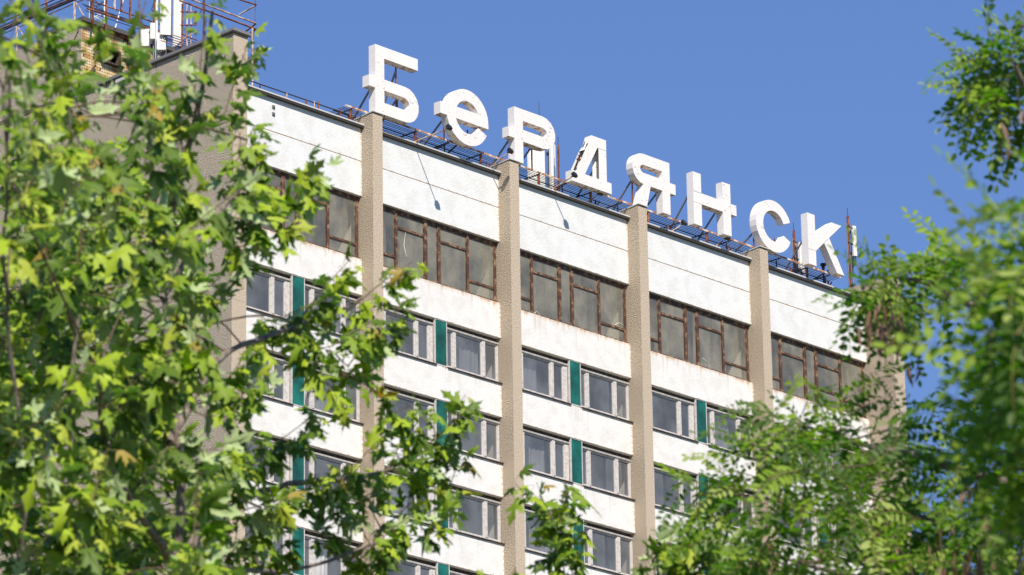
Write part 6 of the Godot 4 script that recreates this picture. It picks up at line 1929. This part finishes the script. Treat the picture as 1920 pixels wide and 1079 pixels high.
	pod_cluster(a, spot(1.56, 5.76, 14.90), 9, 0.16)
	pod_cluster(a, spot(0.94, 5.96, 15.60), 9, 0.10)
	pod_cluster(a, spot(0.86, 5.92, 15.60), 7, 0.08)
	pod_cluster(a, spot(1.17, 5.95, 15.40), 6, 0.08)
	pod_cluster(a, spot(0.99, 6.25, 15.60), 4, 0.07)
	pod_cluster(a, spot(1.36, 5.94, 15.40), 5, 0.08)
	pod_cluster(a, spot(1.76, 7.10, 14.20), 3, 0.08)
	pod_cluster(a, spot(1.79, 7.21, 14.20), 3, 0.08)
	finish(a)
	var b := grow("locust", "locust_tree", spot(1.39, 0.0, 9.00), 24, locust, [0.6, 0.6, 1.2, 1.2, 1.8, 1.4, 0.9], "nearer locust tree whose soft blurred sprays crowd the right edge")
	limb(b, [spot(1.39, 0.0, 9.00), spot(1.20, 1.46, 9.00), spot(1.32, 3.01, 9.00)], 0.070, 0.050, "trunk")
	limb(b, [spot(1.32, 3.01, 9.00), spot(1.30, 3.98, 8.80), spot(1.26, 4.42, 8.70), spot(1.17, 4.74, 8.60)], 0.035, 0.008, "branch")
	limb(b, [spot(1.31, 4.10, 8.80), spot(1.15, 4.19, 8.70), spot(1.03, 4.22, 8.60)], 0.015, 0.005, "branch")
	spray(b, spot(1.22, 4.72, 8.70), spot(1.10, 4.80, 8.65), 7, 1.00, 0.15)
	spray(b, spot(1.18, 4.65, 8.60), spot(1.04, 4.73, 8.65), 8, 1.00, 0.15)
	spray(b, spot(1.17, 4.52, 8.50), spot(1.00, 4.55, 8.45), 8, 1.00, 0.15)
	spray(b, spot(1.17, 4.43, 8.50), spot(1.01, 4.47, 8.48), 8, 1.00, 0.15)
	spray(b, spot(1.16, 4.36, 8.50), spot(1.00, 4.34, 8.40), 8, 1.00, 0.15)
	spray(b, spot(1.16, 4.26, 8.50), spot(0.98, 4.29, 8.51), 8, 1.00, 0.15)
	spray(b, spot(1.14, 4.21, 8.50), spot(1.00, 4.24, 8.57), 8, 1.00, 0.15)
	spray(b, spot(1.14, 4.15, 8.50), spot(1.01, 4.16, 8.51), 8, 1.00, 0.15)
	spray(b, spot(1.20, 4.75, 8.70), spot(1.13, 4.84, 8.66), 6, 1.00, 0.15)
	spray(b, spot(1.14, 4.51, 8.40), spot(1.06, 4.56, 8.36), 7, 1.00, 0.15)
	spray(b, spot(1.13, 4.42, 8.40), spot(1.06, 4.44, 8.30), 7, 1.00, 0.15)
	spray(b, spot(1.13, 4.35, 8.40), spot(1.04, 4.36, 8.32), 7, 1.00, 0.15)
	spray(b, spot(1.12, 4.21, 8.40), spot(1.06, 4.26, 8.51), 7, 1.00, 0.15)
	spray(b, spot(1.18, 4.68, 8.90), spot(1.05, 4.77, 9.02), 4, 1.00, 0.15)
	spray(b, spot(2.05, 4.60, 8.38), spot(2.21, 4.73, 8.38), 8, 1.00, 0.15)
	spray(b, spot(1.88, 3.58, 8.16), spot(2.05, 3.70, 8.21), 8, 1.00, 0.15)
	spray(b, spot(1.45, 4.40, 8.00), spot(1.47, 4.59, 8.03), 8, 1.00, 0.15)
	spray(b, spot(1.40, 3.79, 8.06), spot(1.24, 3.88, 8.03), 8, 1.00, 0.15)
	spray(b, spot(1.96, 3.76, 8.71), spot(1.74, 3.75, 8.74), 8, 1.00, 0.15)
	spray(b, spot(1.71, 4.38, 9.73), spot(1.46, 4.40, 9.65), 8, 1.00, 0.15)
	spray(b, spot(1.71, 4.87, 9.02), spot(1.47, 4.86, 8.97), 8, 1.00, 0.15)
	spray(b, spot(1.58, 3.91, 8.50), spot(1.52, 4.06, 8.44), 8, 1.00, 0.15)
	spray(b, spot(1.63, 4.82, 9.53), spot(1.48, 5.00, 9.60), 8, 1.00, 0.15)
	spray(b, spot(2.19, 3.74, 9.28), spot(2.27, 3.91, 9.23), 8, 1.00, 0.15)
	spray(b, spot(2.18, 4.17, 9.27), spot(2.10, 4.35, 9.29), 8, 1.00, 0.15)
	spray(b, spot(2.16, 3.44, 9.38), spot(1.94, 3.49, 9.39), 8, 1.00, 0.15)
	spray(b, spot(1.88, 4.37, 9.78), spot(1.93, 4.61, 9.86), 8, 1.00, 0.15)
	spray(b, spot(1.72, 3.73, 8.09), spot(1.69, 3.88, 8.04), 8, 1.00, 0.15)
	pod_cluster(b, spot(1.06, 4.14, 8.80), 10, 0.07)
	pod_cluster(b, spot(1.02, 4.06, 8.80), 14, 0.07)
	finish(b)

func _ready() -> void:
	rng.seed = 12
	view_and_light()
	materials()
	ground()
	facade()
	sign_grating()
	letters()
	floodlights()
	roof_gear()
	trees()
